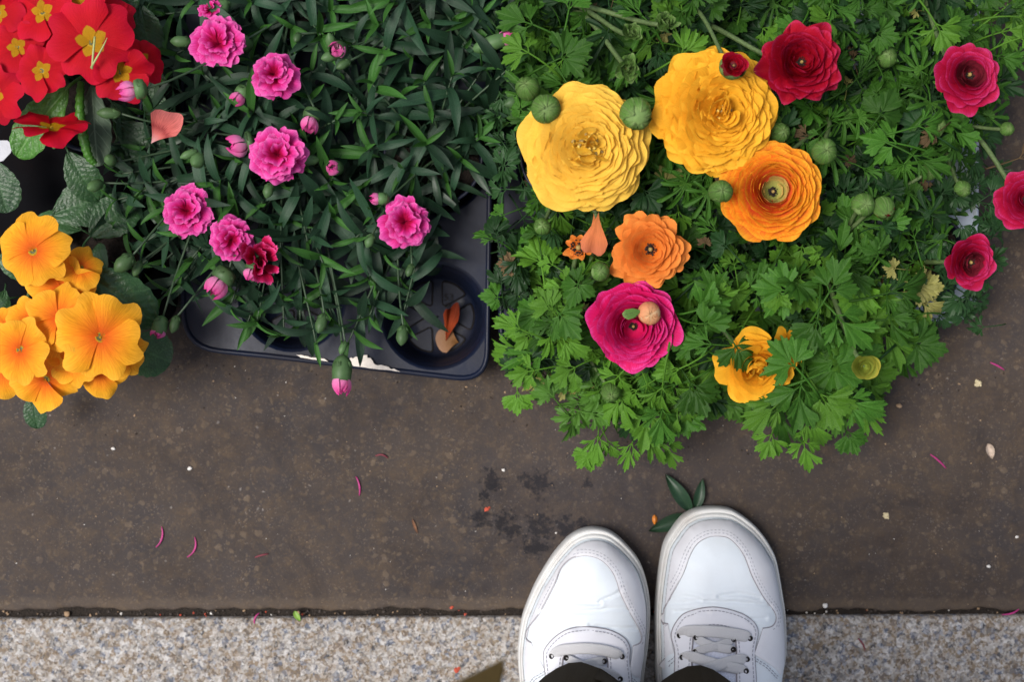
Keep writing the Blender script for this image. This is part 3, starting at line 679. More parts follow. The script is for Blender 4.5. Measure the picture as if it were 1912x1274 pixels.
MAT['pink_dark'] = petal_mat('deep_pink_petal', [(0, (.25, .003, .02)), (.6, (.45, .004, .04)), (.88, (.6, .012, .1)), (1, (.8, .1, .33))], amt=.2)
MAT['pink_bud'] = petal_mat('bud_pink_petal', [(0, (.8, .5, .62)), (.45, (.82, .25, .5)), (1, (.72, .04, .28))], amt=.2)
MAT['fallen'] = petal_mat('salmon_fallen_petal', [(0, (.78, .45, .45)), (.3, (.7, .16, .14)), (.45, (.35, .05, .05)), (.58, (.68, .15, .13)), (1, (.76, .22, .2))], veins=.45, amt=.2)
def dianthus_flower(plant, root, px, py, R, z, normal=(0, 0, 1), m=None, N=20, label=None, seed=0, half=False):
    q = random.Random(seed); Rm = S(R, z); loc = P(px, py, z - Rm * .25); Mf = T(loc) @ tilt_to(normal); Mi = Mf.inverted(); mb = MB()
    v, f, u = stem_between(Vector(root), Mf @ Vector((0, 0, -Rm * .75)), .0012); mb.addM(v, f, Mi, 0, u)
    v, f = lathe([(0, -Rm * .8), (Rm * .16, -Rm * .76), (Rm * .24, -Rm * .4), (Rm * .22, -Rm * .05), (Rm * .28, Rm * .04)], 12); mb.add(v, f, 1)
    fl = put('flower', mb.mesh('flower', [MAT['stem_dark'], MAT['calyx']]), Mf, plant, label); mm = m or MAT['pink']; me = {}
    ang = q.uniform(0, 6.3)
    for i in range(N):
        t = i / (N - 1); L = int(t * 3.99); key = (L, q.randrange(3)); tl = (L + .5) / 4
        if key not in me:
            if half: k = dict(a0=70, a1=68 + 20 * tl, rec=15)
            else: k = dict(a0=20 + 45 * tl, a1=-14 + 62 * tl, rec=30)
            me[key] = petal_me(mm, r=1, phi=.8 + .2 * tl, na=16, ns=9, ruf=.07 + .04 * tl, freq=q.uniform(3.5, 6), tip=.95, ser=.06, seed=q.randrange(9999), foot=.16, curlu=-.04, **k)
        r = Rm * (1 - .62 * t ** 1.1) * q.uniform(.86, 1.04); ang += 2.39996 + q.uniform(-.3, .3)
        put('petal', me[key], Mf @ T(Vector((0, 0, Rm * .04 * i / N * 5))) @ RZ(ang + q.uniform(-.5, .5)) @ Matrix.Rotation(q.uniform(-.3, .26), 4, 'Y') @ Matrix.Rotation(q.uniform(-.35, .35), 4, 'X') @ Matrix.Scale(r, 4), fl)
    return fl
MAT['calyx'] = leaf_mat('calyx_green', (.05, .11, .035), (.1, .19, .07), (.14, .22, .1), .5, .1, .3, 1)
def dianthus_bud(plant, root, px, py, L, W, ang, el, z, pink=.35, label=None, seed=0, m=None):
    "calyx tube pointing ang (degrees, screen) with el elevation; px,py is its middle; pink = share of petal tip showing"
    q = random.Random(seed); Lm, Wm = S(L, z), S(W, z) / 2; a, e = math.radians(ang), math.radians(el)
    d = Vector((math.cos(a) * math.cos(e), math.sin(a) * math.cos(e), math.sin(e))); Lm = Lm / max(.55, math.cos(e)) if el < 60 else S(W, z) * 1.6
    c = P(px, py, z); Mf = T(c - d * Lm * .5) @ tilt_to(d); Mi = Mf.inverted(); mb = MB(); k = 1 - pink
    v, f, u = stem_between(Vector(root), Mf @ Vector((0, 0, .0005)), .0011); mb.addM(v, f, Mi, 0, u)
    pr = [(Wm * .3, 0), (Wm * .62, Lm * .06), (Wm * .9, Lm * .25 * k), (Wm * 1., Lm * .62 * k), (Wm * .92, Lm * .95 * k), (Wm * (.2 if pink < .1 else .78), Lm * k * 1.02)]
    if pink < .1: pr = pr[:4] + [(Wm * .75, Lm * .8), (Wm * .3, Lm * .95), (0.0001, Lm)]
    v, f = lathe(pr, 14); mb.add(v, f, 1, [(.3, .2)] * len(v))
    b = put('bud', mb.mesh('bud', [MAT['stem_dark'], MAT['calyx']]), Mf, plant, label)
    me = petal_me(MAT['calyx'], norm=True, r=1, a0=40, a1=95, phi=.75, na=4, ns=5, ruf=0, tip=.1, seed=seed, foot=.8)
    for i in range(4): put('sepal', me, Mf @ T(Vector((0, 0, Lm * -.01))) @ RZ(i * 1.5708 + .4) @ Matrix.Diagonal((Wm * 1.04, Wm * 1.04, Lm * .34, 1)), b)
    if pink >= .1:
        pm = [petal_me(m or MAT['pink_bud'], norm=True, r=1, a0=60, a1=122 - 20 * q.random(), phi=.75, na=8, ns=7, ruf=.06, freq=4, ser=.05, tip=.8, seed=seed + i, foot=.6) for i in range(2)]
        for i in range(6):
            s_ = Wm * (1.02 - .09 * i); put('petal', pm[i % 2], Mf @ T(Vector((0, 0, Lm * k * .62))) @ RZ(i * 2.4) @ Matrix.Diagonal((s_, s_, Lm * (1 - k * .62) * (1 - .05 * i), 1)), b)
    return b
MAT['prim_tube'] = plain('greenish_tube', (.06, .06, .012), .6, .4, 600); MAT['prim_eye'] = plain('yellow_eye_ring', (.34, .2, .015), .9, .35, 900, .9, .0008, .1)
def primrose_flower(plant, root, px, py, R, z, normal, m, label=None, seed=0, cup=0., rot=None, vis=5):
    q = random.Random(seed); Rm = S(R, z); loc = P(px, py, z); Mf = T(loc) @ tilt_to(normal); Mi = Mf.inverted(); mb = MB()
    v, f, u = stem_between(Vector(root), Mf @ Vector((0, 0, -Rm * .5)), .0016); mb.addM(v, f, Mi, 0, u)
    v, f = lathe([(0, -Rm * .5), (Rm * .09, -Rm * .45), (Rm * .1, -Rm * .1), (Rm * .13, Rm * .005)], 10); mb.add(v, f, 0)
    fl = put('flower', mb.mesh('flower', [MAT['stem']]), Mf, plant, label); e = MB()
    v, f = lathe([(Rm * .135, Rm * .012), (Rm * .11, Rm * .035), (Rm * .085, Rm * .03), (Rm * .075, -Rm * .03)], 12); e.add(v, f, 0)
    v, f = lathe([(Rm * .1, Rm * .026), (Rm * .0, Rm * .02)], 10); e.add(v, [x[::-1] for x in f], 1)
    v, f = lathe([(Rm * .028, -Rm * .01), (Rm * .03, Rm * .035), (0, Rm * .045)], 8); e.add(v, f, 0)
    put('eye', e.mesh('eye', [MAT['prim_eye'], MAT['prim_tube']]), Mf, fl)
    me = [petal_me(m, r=1, a0=14 + cup, a1=q.uniform(-34, 6) + cup, phi=.8, na=14, ns=10, ruf=.085, freq=q.uniform(2, 3.5), tip=.72, notch=.13 * q.uniform(.5, 1.1), seed=q.randrange(9999), foot=.8, curlu=q.uniform(-.08, .03), rec=10) for _ in range(3)]
    a = q.uniform(0, 6.3) if rot is None else math.radians(rot)
    for i in range(vis):
        s_ = Rm * q.uniform(.93, 1.06); put('petal', me[q.randrange(3)], Mf @ T(Vector((0, 0, Rm * .012 * (i % 3)))) @ RZ(a + i * 2.513274 + q.uniform(-.07, .07)) @ Matrix.Rotation(q.uniform(-.2, .16), 4, 'Y') @ Matrix.Rotation(q.uniform(-.14, .14) + .05, 4, 'X') @ Matrix.Scale(s_, 4), fl)
    return fl
# ================================================================= LEAVES
def ran_leaf(seed, nl=5, wid=20., deep=1., teeth=1., droop=.35):
    q = random.Random(seed); lob = []
    angs = {3: (0, 58, -58), 5: (0, 44, -44, 92, -92), 7: (0, 32, -32, 66, -66, 104, -104)}[nl]
    for a in angs:
        lob.append((a + q.uniform(-6, 6), (1 - abs(a) / 230) * q.uniform(.88, 1.08), wid * q.uniform(.85, 1.15), q.uniform(-.25, .3), q.uniform(.02, .16)))
    M_ = 96; K = 4; V = [(0, 0, 0)]; UV = [(.5, 0)]; F = []; p = [q.uniform(0, 6.3) for _ in range(5)]
    lim = max(abs(l[0]) for l in lob) + wid
    for j in range(M_ + 1):
        th = -lim + 2 * lim * j / M_; best = 0; tb = 0; lb = lob[0]
        for l in lob:
            t = (th - l[0]) / l[2]
            if abs(t) < 1:
                tri = 2 * abs(((t * 1.5 + .5) % 1) - .5)          # 0 at tooth tips t=0, +-2/3
                fine = 2 * abs(((t * 4.5 + .5) % 1) - .5)
                f = (1 - abs(t) ** 4) ** .6 * (1 - (.2 + .014 * (l[2] - 15)) * teeth * tri ** 1.3 - .05 * teeth * fine)
                if l[1] * f > best: best = l[1] * f; tb = t; lb = l
        r = .2 + (best * .8 if best > 0 else 0); r = max(r, (1 - deep) * .55 + .2)
        for k in range(1, K + 1):
            s = k / K; w = math.radians(lb[0] + (th - lb[0]) * (1.06 if s < 1 else 1.)); x = r * s * math.cos(w); y = r * s * math.sin(w); rr = r * s
            z = .2 * abs(tb) * rr * .6 - (droop + lb[3]) * rr * rr + .05 * math.sin(7 * x + p[0]) * rr + .07 * math.sin(6 * y + p[1]) * rr + lb[4] * math.sin(3 * rr) * .5
            V.append((x, y, z)); UV.append((.5 + tb * .5, rr))
    for j in range(M_):
        a = 1 + j * K; b = a + K; F.append((0, a, b))
        for k in range(K - 1): F.append((a + k, a + k + 1, b + k + 1, b + k))
    mb = MB(); mb.add(V, F, 0, UV)
    v, f, u = tube(bez((0, 0, 0), (-.3, 0, -.02), (-.55, 0, -.15), (-.8, .05, -.55), 4), [.02, .025, .028, .03, .032], 5); mb.add(v, f, 0, u)
    return mb
def compound_leaf(seed, spread=48., lens=(1., .82, .8), wid=18., gap=30., floor_=.5, lateral=.26, droop=.3, stalk=1.):
    """parsley-like leaf: three stalked leaflets, each a toothed wedge of three lobes"""
    q = random.Random(seed); mb = MB()
    for li, (ang, ln, bx) in enumerate(((0, lens[0], .34 * stalk), (spread, lens[1], .2 * stalk), (-spread, lens[2], .2 * stalk))):
        lob = [(q.uniform(-5, 5), 1., wid * q.uniform(.9, 1.2)), (gap + q.uniform(-5, 5), q.uniform(.72, .95), wid * q.uniform(.8, 1.15)), (-gap + q.uniform(-5, 5), q.uniform(.72, .95), wid * q.uniform(.8, 1.15))]
        p = [q.uniform(0, 6.3) for _ in range(5)]; dr = droop * q.uniform(.4, 1.6); lim = gap + wid; N_ = 52; K = 4; V = [(0, 0, 0)]; UV = [(.5, 0)]; F = []; tw = q.uniform(-.35, .35)
        L = .62 * ln
        for j in range(N_ + 1):
            th = -lim + 2 * lim * j / N_; best = 0; tb = 0
            for l in lob:
                t = (th - l[0]) / l[2]
                if abs(t) < 1:
                    tri = 2 * abs(((t * 1.5 + .5) % 1) - .5); f = (1 - abs(t) ** 3) ** .5 * (1 - .17 * tri ** 1.4) * l[1]
                    if f > best: best = f; tb = t
            edge = abs(th) / lim; r = max(best, floor_ * (1 - edge ** 6)) + .04
            for k in range(1, K + 1):
                s = k / K; w = math.radians(th) * (.55 + .45 * s); x = r * s * math.cos(w); y = r * s * math.sin(w); rr = r * s
                z = .16 * abs(tb) * rr ** 1.5 + .1 * abs(y) - dr * rr * rr + .05 * math.sin(6 * x + p[0]) * rr + .08 * math.sin(7 * y + p[1]) * rr + tw * y * rr
                V.append((x * L, y * L, z * L)); UV.append((.5 + tb * .5, rr))
        for j in range(N_):
            a = 1 + j * K; b = a + K; F.append((0, a, b))
            for k in range(K - 1): F.append((a + k, a + k + 1, b + k + 1, b + k))
        M = Matrix.Translation((bx, 0, 0)) @ RZ(math.radians(ang + q.uniform(-8, 8))) @ Matrix.Rotation(q.uniform(-.35, .25), 4, 'Y') @ Matrix.Translation((.1 * stalk if li else 0, 0, 0)) @ Matrix.Rotation(q.uniform(-.3, .3), 4, 'X')
        mb.addM(V, F, M, 0, UV)
        v, f, u = tube([Vector((bx - .02, 0, 0)), M @ Vector((0, 0, -.005)), M @ Vector((L * .35, 0, .01))], [.02, .018, .006], 5, .7); mb.add(v, f, 0, u)
    v, f, u = tube(bez((.34 * stalk, 0, 0), (0, 0, .0), (-.35, 0, -.1), (-.75, .05, -.5), 5), [.018, .02, .023, .026, .03, .032], 5); mb.add(v, f, 0, u)
    return mb
MAT['rleaf'] = leaf_mat('ranunculus_leaf', (.024, .09, .01), (.068, .195, .02), (.11, .25, .04), .45, .22, .16, 2, .45)
MAT['rleaf_bright'] = leaf_mat('young_ranunculus_leaf', (.062, .18, .014), (.15, .34, .035), (.12, .27, .055), .45, .28, .16, 2, .6)
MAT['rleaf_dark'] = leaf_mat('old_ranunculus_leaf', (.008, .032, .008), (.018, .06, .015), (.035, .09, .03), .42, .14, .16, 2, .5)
MAT['rleaf_yellow'] = leaf_mat('yellowing_leaf', (.25, .24, .05), (.42, .4, .13), (.45, .42, .18), .55, .25, .3, 2, .7)
MAT['rleaf_dry'] = leaf_mat('withered_leaf', (.07, .04, .02), (.2, .14, .075), (.2, .13, .06), .9, .1, .1, 2, .5)
RL = {}
specs = [(48, (1, .8, .82), 18, 30, .5), (55, (1.1, .7, .75), 16, 28, .45, .26, .45), (40, (.9, .9, .85), 20, 32, .62, .26, .2), (60, (1., .95, .9), 21, 33, .6, .26, .35, .6), (45, (1.15, .65, .9), 13, 24, .4, .26, .3, 1.2), (52, (.95, .9, .7), 17, 34, .4, .26, .5), (38, (1.2, .8, .8), 11, 22, .35, .26, .25, 1.3), (65, (1, .8, .9), 24, 30, .7, .26, .3, .5)]
for mn in ('rleaf', 'rleaf_bright', 'rleaf_dark', 'rleaf_yellow', 'rleaf_dry'):
    RL[mn] = [compound_leaf(31 * i + 5, *a).mesh('leaf', MAT[mn]) for i, a in enumerate(specs)]
RL['fine'] = [ran_leaf(900 + i, 7, 8.5, 1.0, .7, .4).mesh('leaf', MAT['rleaf']) for i in range(3)] + [ran_leaf(950, 5, 9, 1., .3, .5).mesh('leaf', MAT['rleaf_dark'])]
def leafM(p, az, pitch, roll, s): return T(p) @ RZ(az) @ Matrix.Rotation(-pitch, 4, 'Y') @ Matrix.Rotation(roll, 4, 'X') @ Matrix.Scale(s, 4)
# dianthus blades
def dleaf(seed, bend, fold=.35, w=.1, young=False):
    q = random.Random(seed); n = 9; V = []; F = []; UV = []; tw = q.uniform(-.7, .7)
    a = 0; x = z = 0.
    for i in range(n + 1):
        s = i / n; hw = w * (.62 + .38 * math.sin(min(1, s / .5) * 1.5708)) * (1 - max(0, (s - .45) / .56) ** 1.7); hw = max(hw, .002)
        an = math.radians(-bend * s); dx, dz = math.cos(an) / n, math.sin(an) / n
        if i: x += dx; z += dz
        for j in (-1, -.5, 0, .5, 1):
            fz = fold * hw * abs(j) ** 1.2; rr = tw * s
            y_, z_ = j * hw, fz; V.append((x - z_ * math.sin(an), y_ * math.cos(rr) - z_ * math.sin(rr), z + z_ * math.cos(rr) * math.cos(an) + y_ * math.sin(rr))); UV.append((.5 + j / 2, s))
    for i in range(n):
        for j in range(4): b = i * 5 + j; F.append((b, b + 1, b + 6, b + 5))
    return mesh('leaf', V, F, MAT['dleaf_young'] if young else MAT['dleaf'], uv=UV)
MAT['dleaf'] = leaf_mat('dianthus_blade', (.012, .038, .017), (.03, .078, .04), (.05, .1, .055), .4, .14, .24, 0, .38)
MAT['dleaf_young'] = leaf_mat('young_dianthus_blade', (.03, .1, .018), (.055, .17, .03), (.08, .2, .05), .4, .22, .2, 0, .6)
DL = [dleaf(i, b, .2, w) for i, (b, w) in enumerate(((10, .092), (35, .1), (70, .098), (110, .1), (50, .085), (25, .112), (85, .095), (-15, .1), (60, .116), (130, .095)))]
DLY = [dleaf(20 + i, b, .5, .1, True) for i, b in enumerate((5, 30, 60))]
def shoot(plant, root, tip, nodes, L, lean, seed, young=.25):
    "stem from the pot to the tip with opposite pairs of blades near its end"
    q = random.Random(seed); root, tip = Vector(root), Vector(tip); h = tip - root
    pts = bez(root, root + Vector((h.x * .2, h.y * .2, max(.03, h.z * .9))), tip - Vector((h.x * .3, h.y * .3, .012 - lean * .01)), tip, 10)
    v, f, u = tube(pts, [.0013 - .00005 * i for i in range(11)], 5)
    st = put('shoot', mesh('shoot', [p - tip for p in v], f, MAT['stem_dark'], uv=u), tip.copy(), plant)
    az0 = q.uniform(0, 6.3); ax = (pts[-1] - pts[-2]).normalized(); ax = (ax * .5 + Vector((0, 0, .6)) + Vector((h.x, h.y, 0)) * 1.2).normalized(); R = tilt_to(ax)
    for k in range(nodes):
        t = k / max(1, nodes - 1); i = len(pts) - 1 - k * .9; i0 = max(0, int(i)); p = pts[i0].lerp(pts[min(i0 + 1, 10)], i - i0) if i0 < 10 else pts[10]
        el = math.radians(62 - 48 * t + q.uniform(-8, 8)); Lk = L * (.5 + .5 * t ** .6) * q.uniform(.82, 1.12)
        for sd in (0, 1):
            if q.random() < .06: continue
            az = az0 + k * 1.5708 + sd * math.pi + q.uniform(-.3, .3); yng = k == 0 or q.random() < young * (1 - t)
            me = q.choice(DLY if yng else DL)
            put('leaf', me, T(p) @ R @ RZ(az) @ Matrix.Rotation(-el, 4, 'Y') @ Matrix.Rotation(q.uniform(-.35, .35), 4, 'X') @ Matrix.Scale(Lk, 4), st)
    return st
# primrose leaves: broad, quilted
def prim_leaf(L, W, seed, quilt=.045, bend=30, fold=.1, m=None, rollr=0.):
    q = random.Random(seed); ns, na = 36, 18; V = []; F = []; UV = []; p = [q.uniform(0, 6.3) for _ in range(6)]; x = z = 0
    for i in range(ns + 1):
        s = i / ns; hw = W / 2 * (math.sin(min(1, (s + .04) / .58) * 1.5708) ** .9) * math.sqrt(max(0, 1 - max(0, (s - .5) / .505) ** 2.4)); an = math.radians(-bend * s)
        if i: x += math.cos(an) / ns * L; z += math.sin(an) / ns * L
        for j in range(na + 1):
            u = 2 * j / na - 1; au = abs(u); ph = (s - au * .22) * 9 * math.pi * 1.15
            pil = abs(math.sin(ph)) ** .7 * (.35 + .65 * abs(math.sin(au * 5.5 + s * 6 + p[0]))) * min(1, au * 5) * (1 if au < 1 else .3)
            fine = .35 * math.sin(s * 55 + u * 9 + p[1]) * math.sin(u * 22 + p[2])
            y = u * hw * (1 + .03 * math.sin(s * 40 + p[3]))
            zz = z + L * quilt * (pil + fine * .4) + fold * hw * au ** 1.5 + .02 * L * math.sin(s * 7 + p[4]) * u
            if rollr and u > .2: zz += (u - .2) * hw * .9; y -= (u - .2) ** 2 * hw * .9
            V.append((x, y, zz)); UV.append((.5 + u / 2, s))
    n = na + 1
    for i in range(ns):
        for j in range(na): a = i * n + j; F.append((a, a + 1, a + n + 1, a + n))
    mb = MB(); mb.add(V, F, 0, UV); v, f, u = tube(bez((.02 * L, 0, 0), (-.1 * L, 0, 0), (-.25 * L, 0, -.1 * L), (-.35 * L, 0, -.3 * L), 4), L * .02, 6); mb.add(v, f, 0, u)
    return mb.mesh('leaf', m or MAT['pleaf'])
MAT['pleaf'] = leaf_mat('primrose_leaf', (.015, .05, .018), (.035, .1, .03), (.06, .15, .05), .42, .12, .4, 5, .8, quilt=330)
MAT['pleaf_bright'] = leaf_mat('bright_primrose_leaf', (.035, .13, .012), (.07, .22, .02), (.14, .32, .06), .42, .2, .4, 5, .9, quilt=300)
MAT['pleaf_back'] = leaf_mat('pale_leaf_back', (.035, .06, .035), (.06, .1, .055), (.2, .28, .18), .6, .15, .3, 6, .95)
def undergrowth(plant, poly, n, meshes, z0, z1, s0, s1, m, name='undergrowth', az_from=None):
    "dense lower leaves nobody could count, joined in one part"
    mb = MB(); xs = [p[0] for p in poly]; ys = [p[1] for p in poly]; k = 0; tries = 0
    while k < n and tries < n * 20:
        tries += 1; x, y = rnd(min(xs), max(xs)), rnd(min(ys), max(ys))
        if not in_poly(x, y, poly): continue
        k += 1; me, f = R_.choice(meshes); M = leafM(P(x, y, rnd(z0, z1)), rnd(0, 6.3), rnd(-.5, .7), rnd(-.5, .5), rnd(s0, s1)); mb.addM(me, f[0], M, 0, f[1])
    o = put(name, mb.mesh(name, m), None, plant); o['kind'] = 'stuff'; return o
# ================================================================= PLANTS
def plant(name, c, label, cat, group=None):
    o = put(name, None, Vector((c.x, c.y, .012))); return tag(o, label, cat, group)
def simple_geo(me):
    return [v.co.copy() for v in me.vertices], ([tuple(p.vertices) for p in me.polygons], [(.5, .5)] * len(me.vertices))
# ---------------------------------------------------------------- ranunculus
RP = {}
def rplant(key, c, r, label, m=None): RP[key] = plant('ranunculus_plant', c, label, 'ranunculus', 'potted ranunculus plants in the trays'); pot(RP[key], c, r, m=m); RP[key]['_c'] = 0; PC[key] = c
PC = {}
rplant('topbuds', rcs[4], RRW - .002, 'leafy ranunculus with three green seed heads and no open bloom, top middle')
rplant('yellow1', rcs[2], RRW - .002, 'ranunculus with the left huge yellow double bloom and green buds beside it')
rplant('yellow2', rcs[3], RRW - .002, 'ranunculus with the right huge yellow double bloom, beneath a small red bud')
rplant('red1', rcs[5], RRW - .002, 'ranunculus with one large dark red bloom and a half open red bud')
rplant('small_orange', rcs[0], RRW - .002, 'ranunculus with magenta bloom, small orange bloom and a wilted orange flower')
rplant('low', rcs[1], RRW - .002, 'ranunculus with golden bloom half hidden by leaves at the front edge')
rplant('orange', gcs[2], GRW - .002, 'ranunculus with coral orange bloom and round green buds on both sides')
rplant('front', gcs[0], GRW - .002, 'ranunculus with only a lime yellow opening bud at the front right')
rplant('corner', gcs[1], GRW - .002, 'ranunculus with small cherry red bloom at the grey tray corner, yellowing leaves')
rplant('right', gcs[3], GRW - .002, 'ranunculus with cherry red bloom cut by the right frame edge')
rplant('upper', gcs[5], GRW - .002, 'ranunculus with cherry red bloom at upper right beside the grey tray rim')
rplant('topmid', gcs[4], GRW - .002, 'leafy ranunculus without blooms in the upper row left of the red bloom')
def rt(k, dz=.075): c = PC[k]; return (c.x + rnd(-.012, .012), c.y + rnd(-.012, .012), dz)
FZ = .19
ranunculus(RP['yellow1'], rt('yellow1'), 1090, 277, 131, FZ, 92,  MAT['yellow_light'], (.03, -.12, 1), a_out=3, a_in=42, r_in=.2, phi_o=.56, phi_i=.75, tipo=.9, jit=.015, ser=0, ruf=.02, zlift=.36, core='messy', core_r=.22, seed=4, power=.66, drop=5, wonky=.03, label='left lemon yellow double bloom')
ranunculus(RP['yellow2'], rt('yellow2'), 1334, 208, 127, FZ + .003, 96, MAT['yellow'], (.1, -.14, 1), a_out=4, a_in=48, r_in=.18, phi_o=.58, phi_i=.85, tipo=.9, power=.68, jit=.03, ser=0, ruf=.035, zlift=.3, core='messy', core_r=.15, seed=9, drop=4, wonky=.07, label='right golden yellow double bloom')
ranunculus(RP['orange'], rt('orange'), 1438, 362, 101, FZ - .012, 76, MAT['orange'], (-.02, .02, 1), inner=(MAT['lime_pale'], .07), jit=.06, a_out=8, a_in=78, r_in=.17, phi_o=.66, phi_i=1.15, ruf=.025, zlift=.26, core='dark', core_r=.085, seed=12, power=.75, tipo=.92, wonky=.05, label='coral orange bloom')
ranunculus(RP['small_orange'], rt('small_orange'), 1211, 466, 80, FZ - .02, 62, MAT['orange_soft'], (.02, -.06, 1), a_out=4, a_in=66, r_in=.26, phi_o=.44, phi_i=.9, ruf=.03, zlift=.26, core='dark', core_r=.14, seed=21, tipo=.6, label='small orange bloom')
ranunculus(RP['small_orange'], rt('small_orange'), 1180, 603, 93, FZ - .03, 54, MAT['magenta'], (0, -.22, 1), a_out=14, a_in=82, r_in=.2, phi_o=.68, phi_i=1.2, ruf=.035, zlift=.28, core='dark', core_r=.08, seed=33, tipo=.86, power=.95, label='magenta bloom')
ranunculus(RP['red1'], rt('red1'), 1490, 122, 87, FZ + .004, 48, MAT['crimson'], (.02, .02, 1), a_out=16, a_in=82, r_in=.16, phi_o=.6, phi_i=1.25, ruf=.06, zlift=.28, core='dark', core_r=.1, seed=41, tipo=.75, power=.85, wonky=.14, label='large dark red bloom')
ranunculus(RP['upper'], rt('upper'), 1801, 145, 72, FZ - .02, 44, MAT['cherry'], (.04, .04, 1), inner=(MAT['maroon'], .35), a_out=10, a_in=84, r_in=.16, phi_o=.55, phi_i=1.25, ruf=.03, zlift=.26, core='dark', core_r=.14, seed=52, tipo=.78, power=1.1, label='cherry red bloom')
ranunculus(RP['right'], rt('right'), 1912, 376, 66, FZ - .02, 38, MAT['cherry'], (-.15, .05, 1), a_out=10, a_in=84, r_in=.16, phi_o=.6, phi_i=1.2, ruf=.03, zlift=.26, core='dark', core_r=.12, seed=63, tipo=.78, power=1.1, label='cherry red bloom')
ranunculus(RP['corner'], rt('corner'), 1802, 485, 56, FZ - .045, 36, MAT['cherry'], (.22, -.3, 1), inner=(MAT['maroon'], .35), a_out=26, a_in=86, r_in=.18, phi_o=.6, phi_i=1.3, ruf=.03, zlift=.26, core='dark', core_r=.16, seed=71, tipo=.8, power=1.1, label='small tilted cherry red bloom')
ranunculus(RP['low'], rt('low'), 1412, 682, 82, .154, 40, MAT['yellow'], (-.1, -.25, 1), a_out=14, a_in=80, r_in=.26, phi_o=.62, phi_i=1.1, ruf=.03, zlift=.1, core='messy', core_r=.12, seed=82, tipo=.75, power=1., label='golden bloom half hidden by leaves')
ranunculus(RP['low'], rt('low'), 1478, 640, 44, .14, 12, MAT['yellow'], (.3, .2, 1), a_out=20, a_in=60, r_in=.3, phi_o=.62, phi_i=1., ruf=.03, zlift=.1, core='messy', core_r=.12, seed=84, stemv=False, label='crumpled golden petals behind the half hidden bloom')
# half open red bud on the yellow bloom
b = bud(RP['red1'], rt('red1'), 1368, 123, 29, FZ + .03, (0, .1, 1), inner=MAT['maroon'], open_=.9, seed=5, nsep=4, label='red bud breaking its green sepals', m=MAT['sepal'])
ranunculus(RP['red1'], rt('red1'), 1369, 124, 27, FZ + .034, 14, MAT['crimson'], (0, .1, 1), a_out=50, a_in=86, r_in=.3, phi_o=.9, phi_i=1.4, ruf=.03, zlift=.1, core='dark', core_r=.2, seed=91, stemv=False, power=1., label='opening red bud petals')
# wilted orange flower
ranunculus(RP['small_orange'], rt('small_orange'), 1112, 392, 40, FZ - .05, 9, MAT['wilt'], (-.1, .8, .5), a_out=60, a_in=84, r_in=.4, phi_o=.7, phi_i=1.1, ruf=.08, core='none', seed=97, label='wilted orange flower with hanging petals')
wl_ = put('petal', petal_me(MAT['wilt'], r=1, a0=0, a1=-18, phi=.42, na=10, ns=9, ruf=.05, tip=.75, seed=5, foot=.35), T(P(1118, 395, FZ - .045)) @ RZ(math.radians(-98)) @ Matrix.Scale(S(82, .15), 4), RP['small_orange'], 'long wilted orange petal')
wl_ = put('petal', petal_me(MAT['wilt'], r=1, a0=0, a1=-30, phi=.36, na=10, ns=9, ruf=.08, tip=.7, seed=8, foot=.4), T(P(1108, 398, FZ - .047)) @ RZ(math.radians(-82)) @ Matrix.Scale(S(66, .15), 4), RP['small_orange'])
ranunculus(RP['small_orange'], rt('small_orange'), 1082, 462, 30, FZ - .06, 10, MAT['orange_soft'], (-.2, -.1, 1), a_out=10, a_in=60, r_in=.4, phi_o=.6, phi_i=.9, ruf=.1, core='dark', core_r=.5, seed=99, label='faded seed head with withered petals')
BUDS = [('yellow1', 1020, 203, 31, FZ + .012, (.05, -.25, 1), 1, None), ('yellow1', 985, 165, 25, FZ - .02, (-.3, .3, 1), 2, None), ('yellow1', 1188, 212, 32, FZ + .014, (.1, -.35, 1), 3, None),
        ('topbuds', 1172, 128, 29, FZ, (0, .1, 1), 4, 'lime seed head with withered petals'), ('topbuds', 1178, 66, 26, FZ - .01, (0, .3, 1), 5, None), ('topbuds', 1240, 45, 23, FZ - .01, (.1, .3, 1), 6, None),
        ('orange', 1345, 357, 25, FZ + .01, (0, 0, 1), 7, None), ('orange', 1539, 283, 26, FZ, (.1, .1, 1), 8, None), ('front', 1612, 383, 25, FZ - .01, (0, -.05, 1), 9, None), ('front', 1650, 388, 24, FZ - .012, (.2, -.8, .7), 10, 'green bud with a slit showing pink'),
        ('yellow2', 1455, 247, 22, FZ - .03, (.2, 0, 1), 11, None), ('small_orange', 1121, 508, 21, FZ - .02, (0, 0, 1), 12, None), ('yellow1', 1012, 423, 18, FZ - .04, (0, .1, 1), 13, None), ('small_orange', 1141, 733, 20, .12, (0, -.3, 1), 14, None),
        ('low', 1256, 765, 23, .11, (.1, -.3, 1), 15, None), ('topmid', 1655, 105, 22, FZ - .05, (.1, .1, 1), 16, None), ('front', 1735, 321, 17, FZ - .04, (0, 0, 1), 17, None), ('right', 1747, 237, 21, FZ - .04, (.1, 0, 1), 18, None),
        ('right', 1798, 352, 17, FZ - .04, (0, -.2, 1), 19, 'yellowing bud'), ('small_orange', 1240, 460, 20, FZ - .07, (.5, -.2, 1), 20, None), ('right', 1880, 240, 14, FZ - .05, (0, 0, 1), 21, None), ('front', 1752, 720, 5, .08, (0, 0, 1), 22, None)]
for (k, x, y, r, z, nrm, sd, lab) in [b_ for b_ in BUDS[:-1] if b_[6] not in (4, 5, 6)]: bud(RP[k], rt(k), x, y, r, z, nrm, seed=sd, label=lab, inner=MAT['lime'] if sd in (4, 5, 6) else (MAT['pink_dark'] if sd == 10 else None), open_={4: .75, 5: .5, 6: .45, 1: .15, 3: .3, 10: .12}.get(sd, .0))
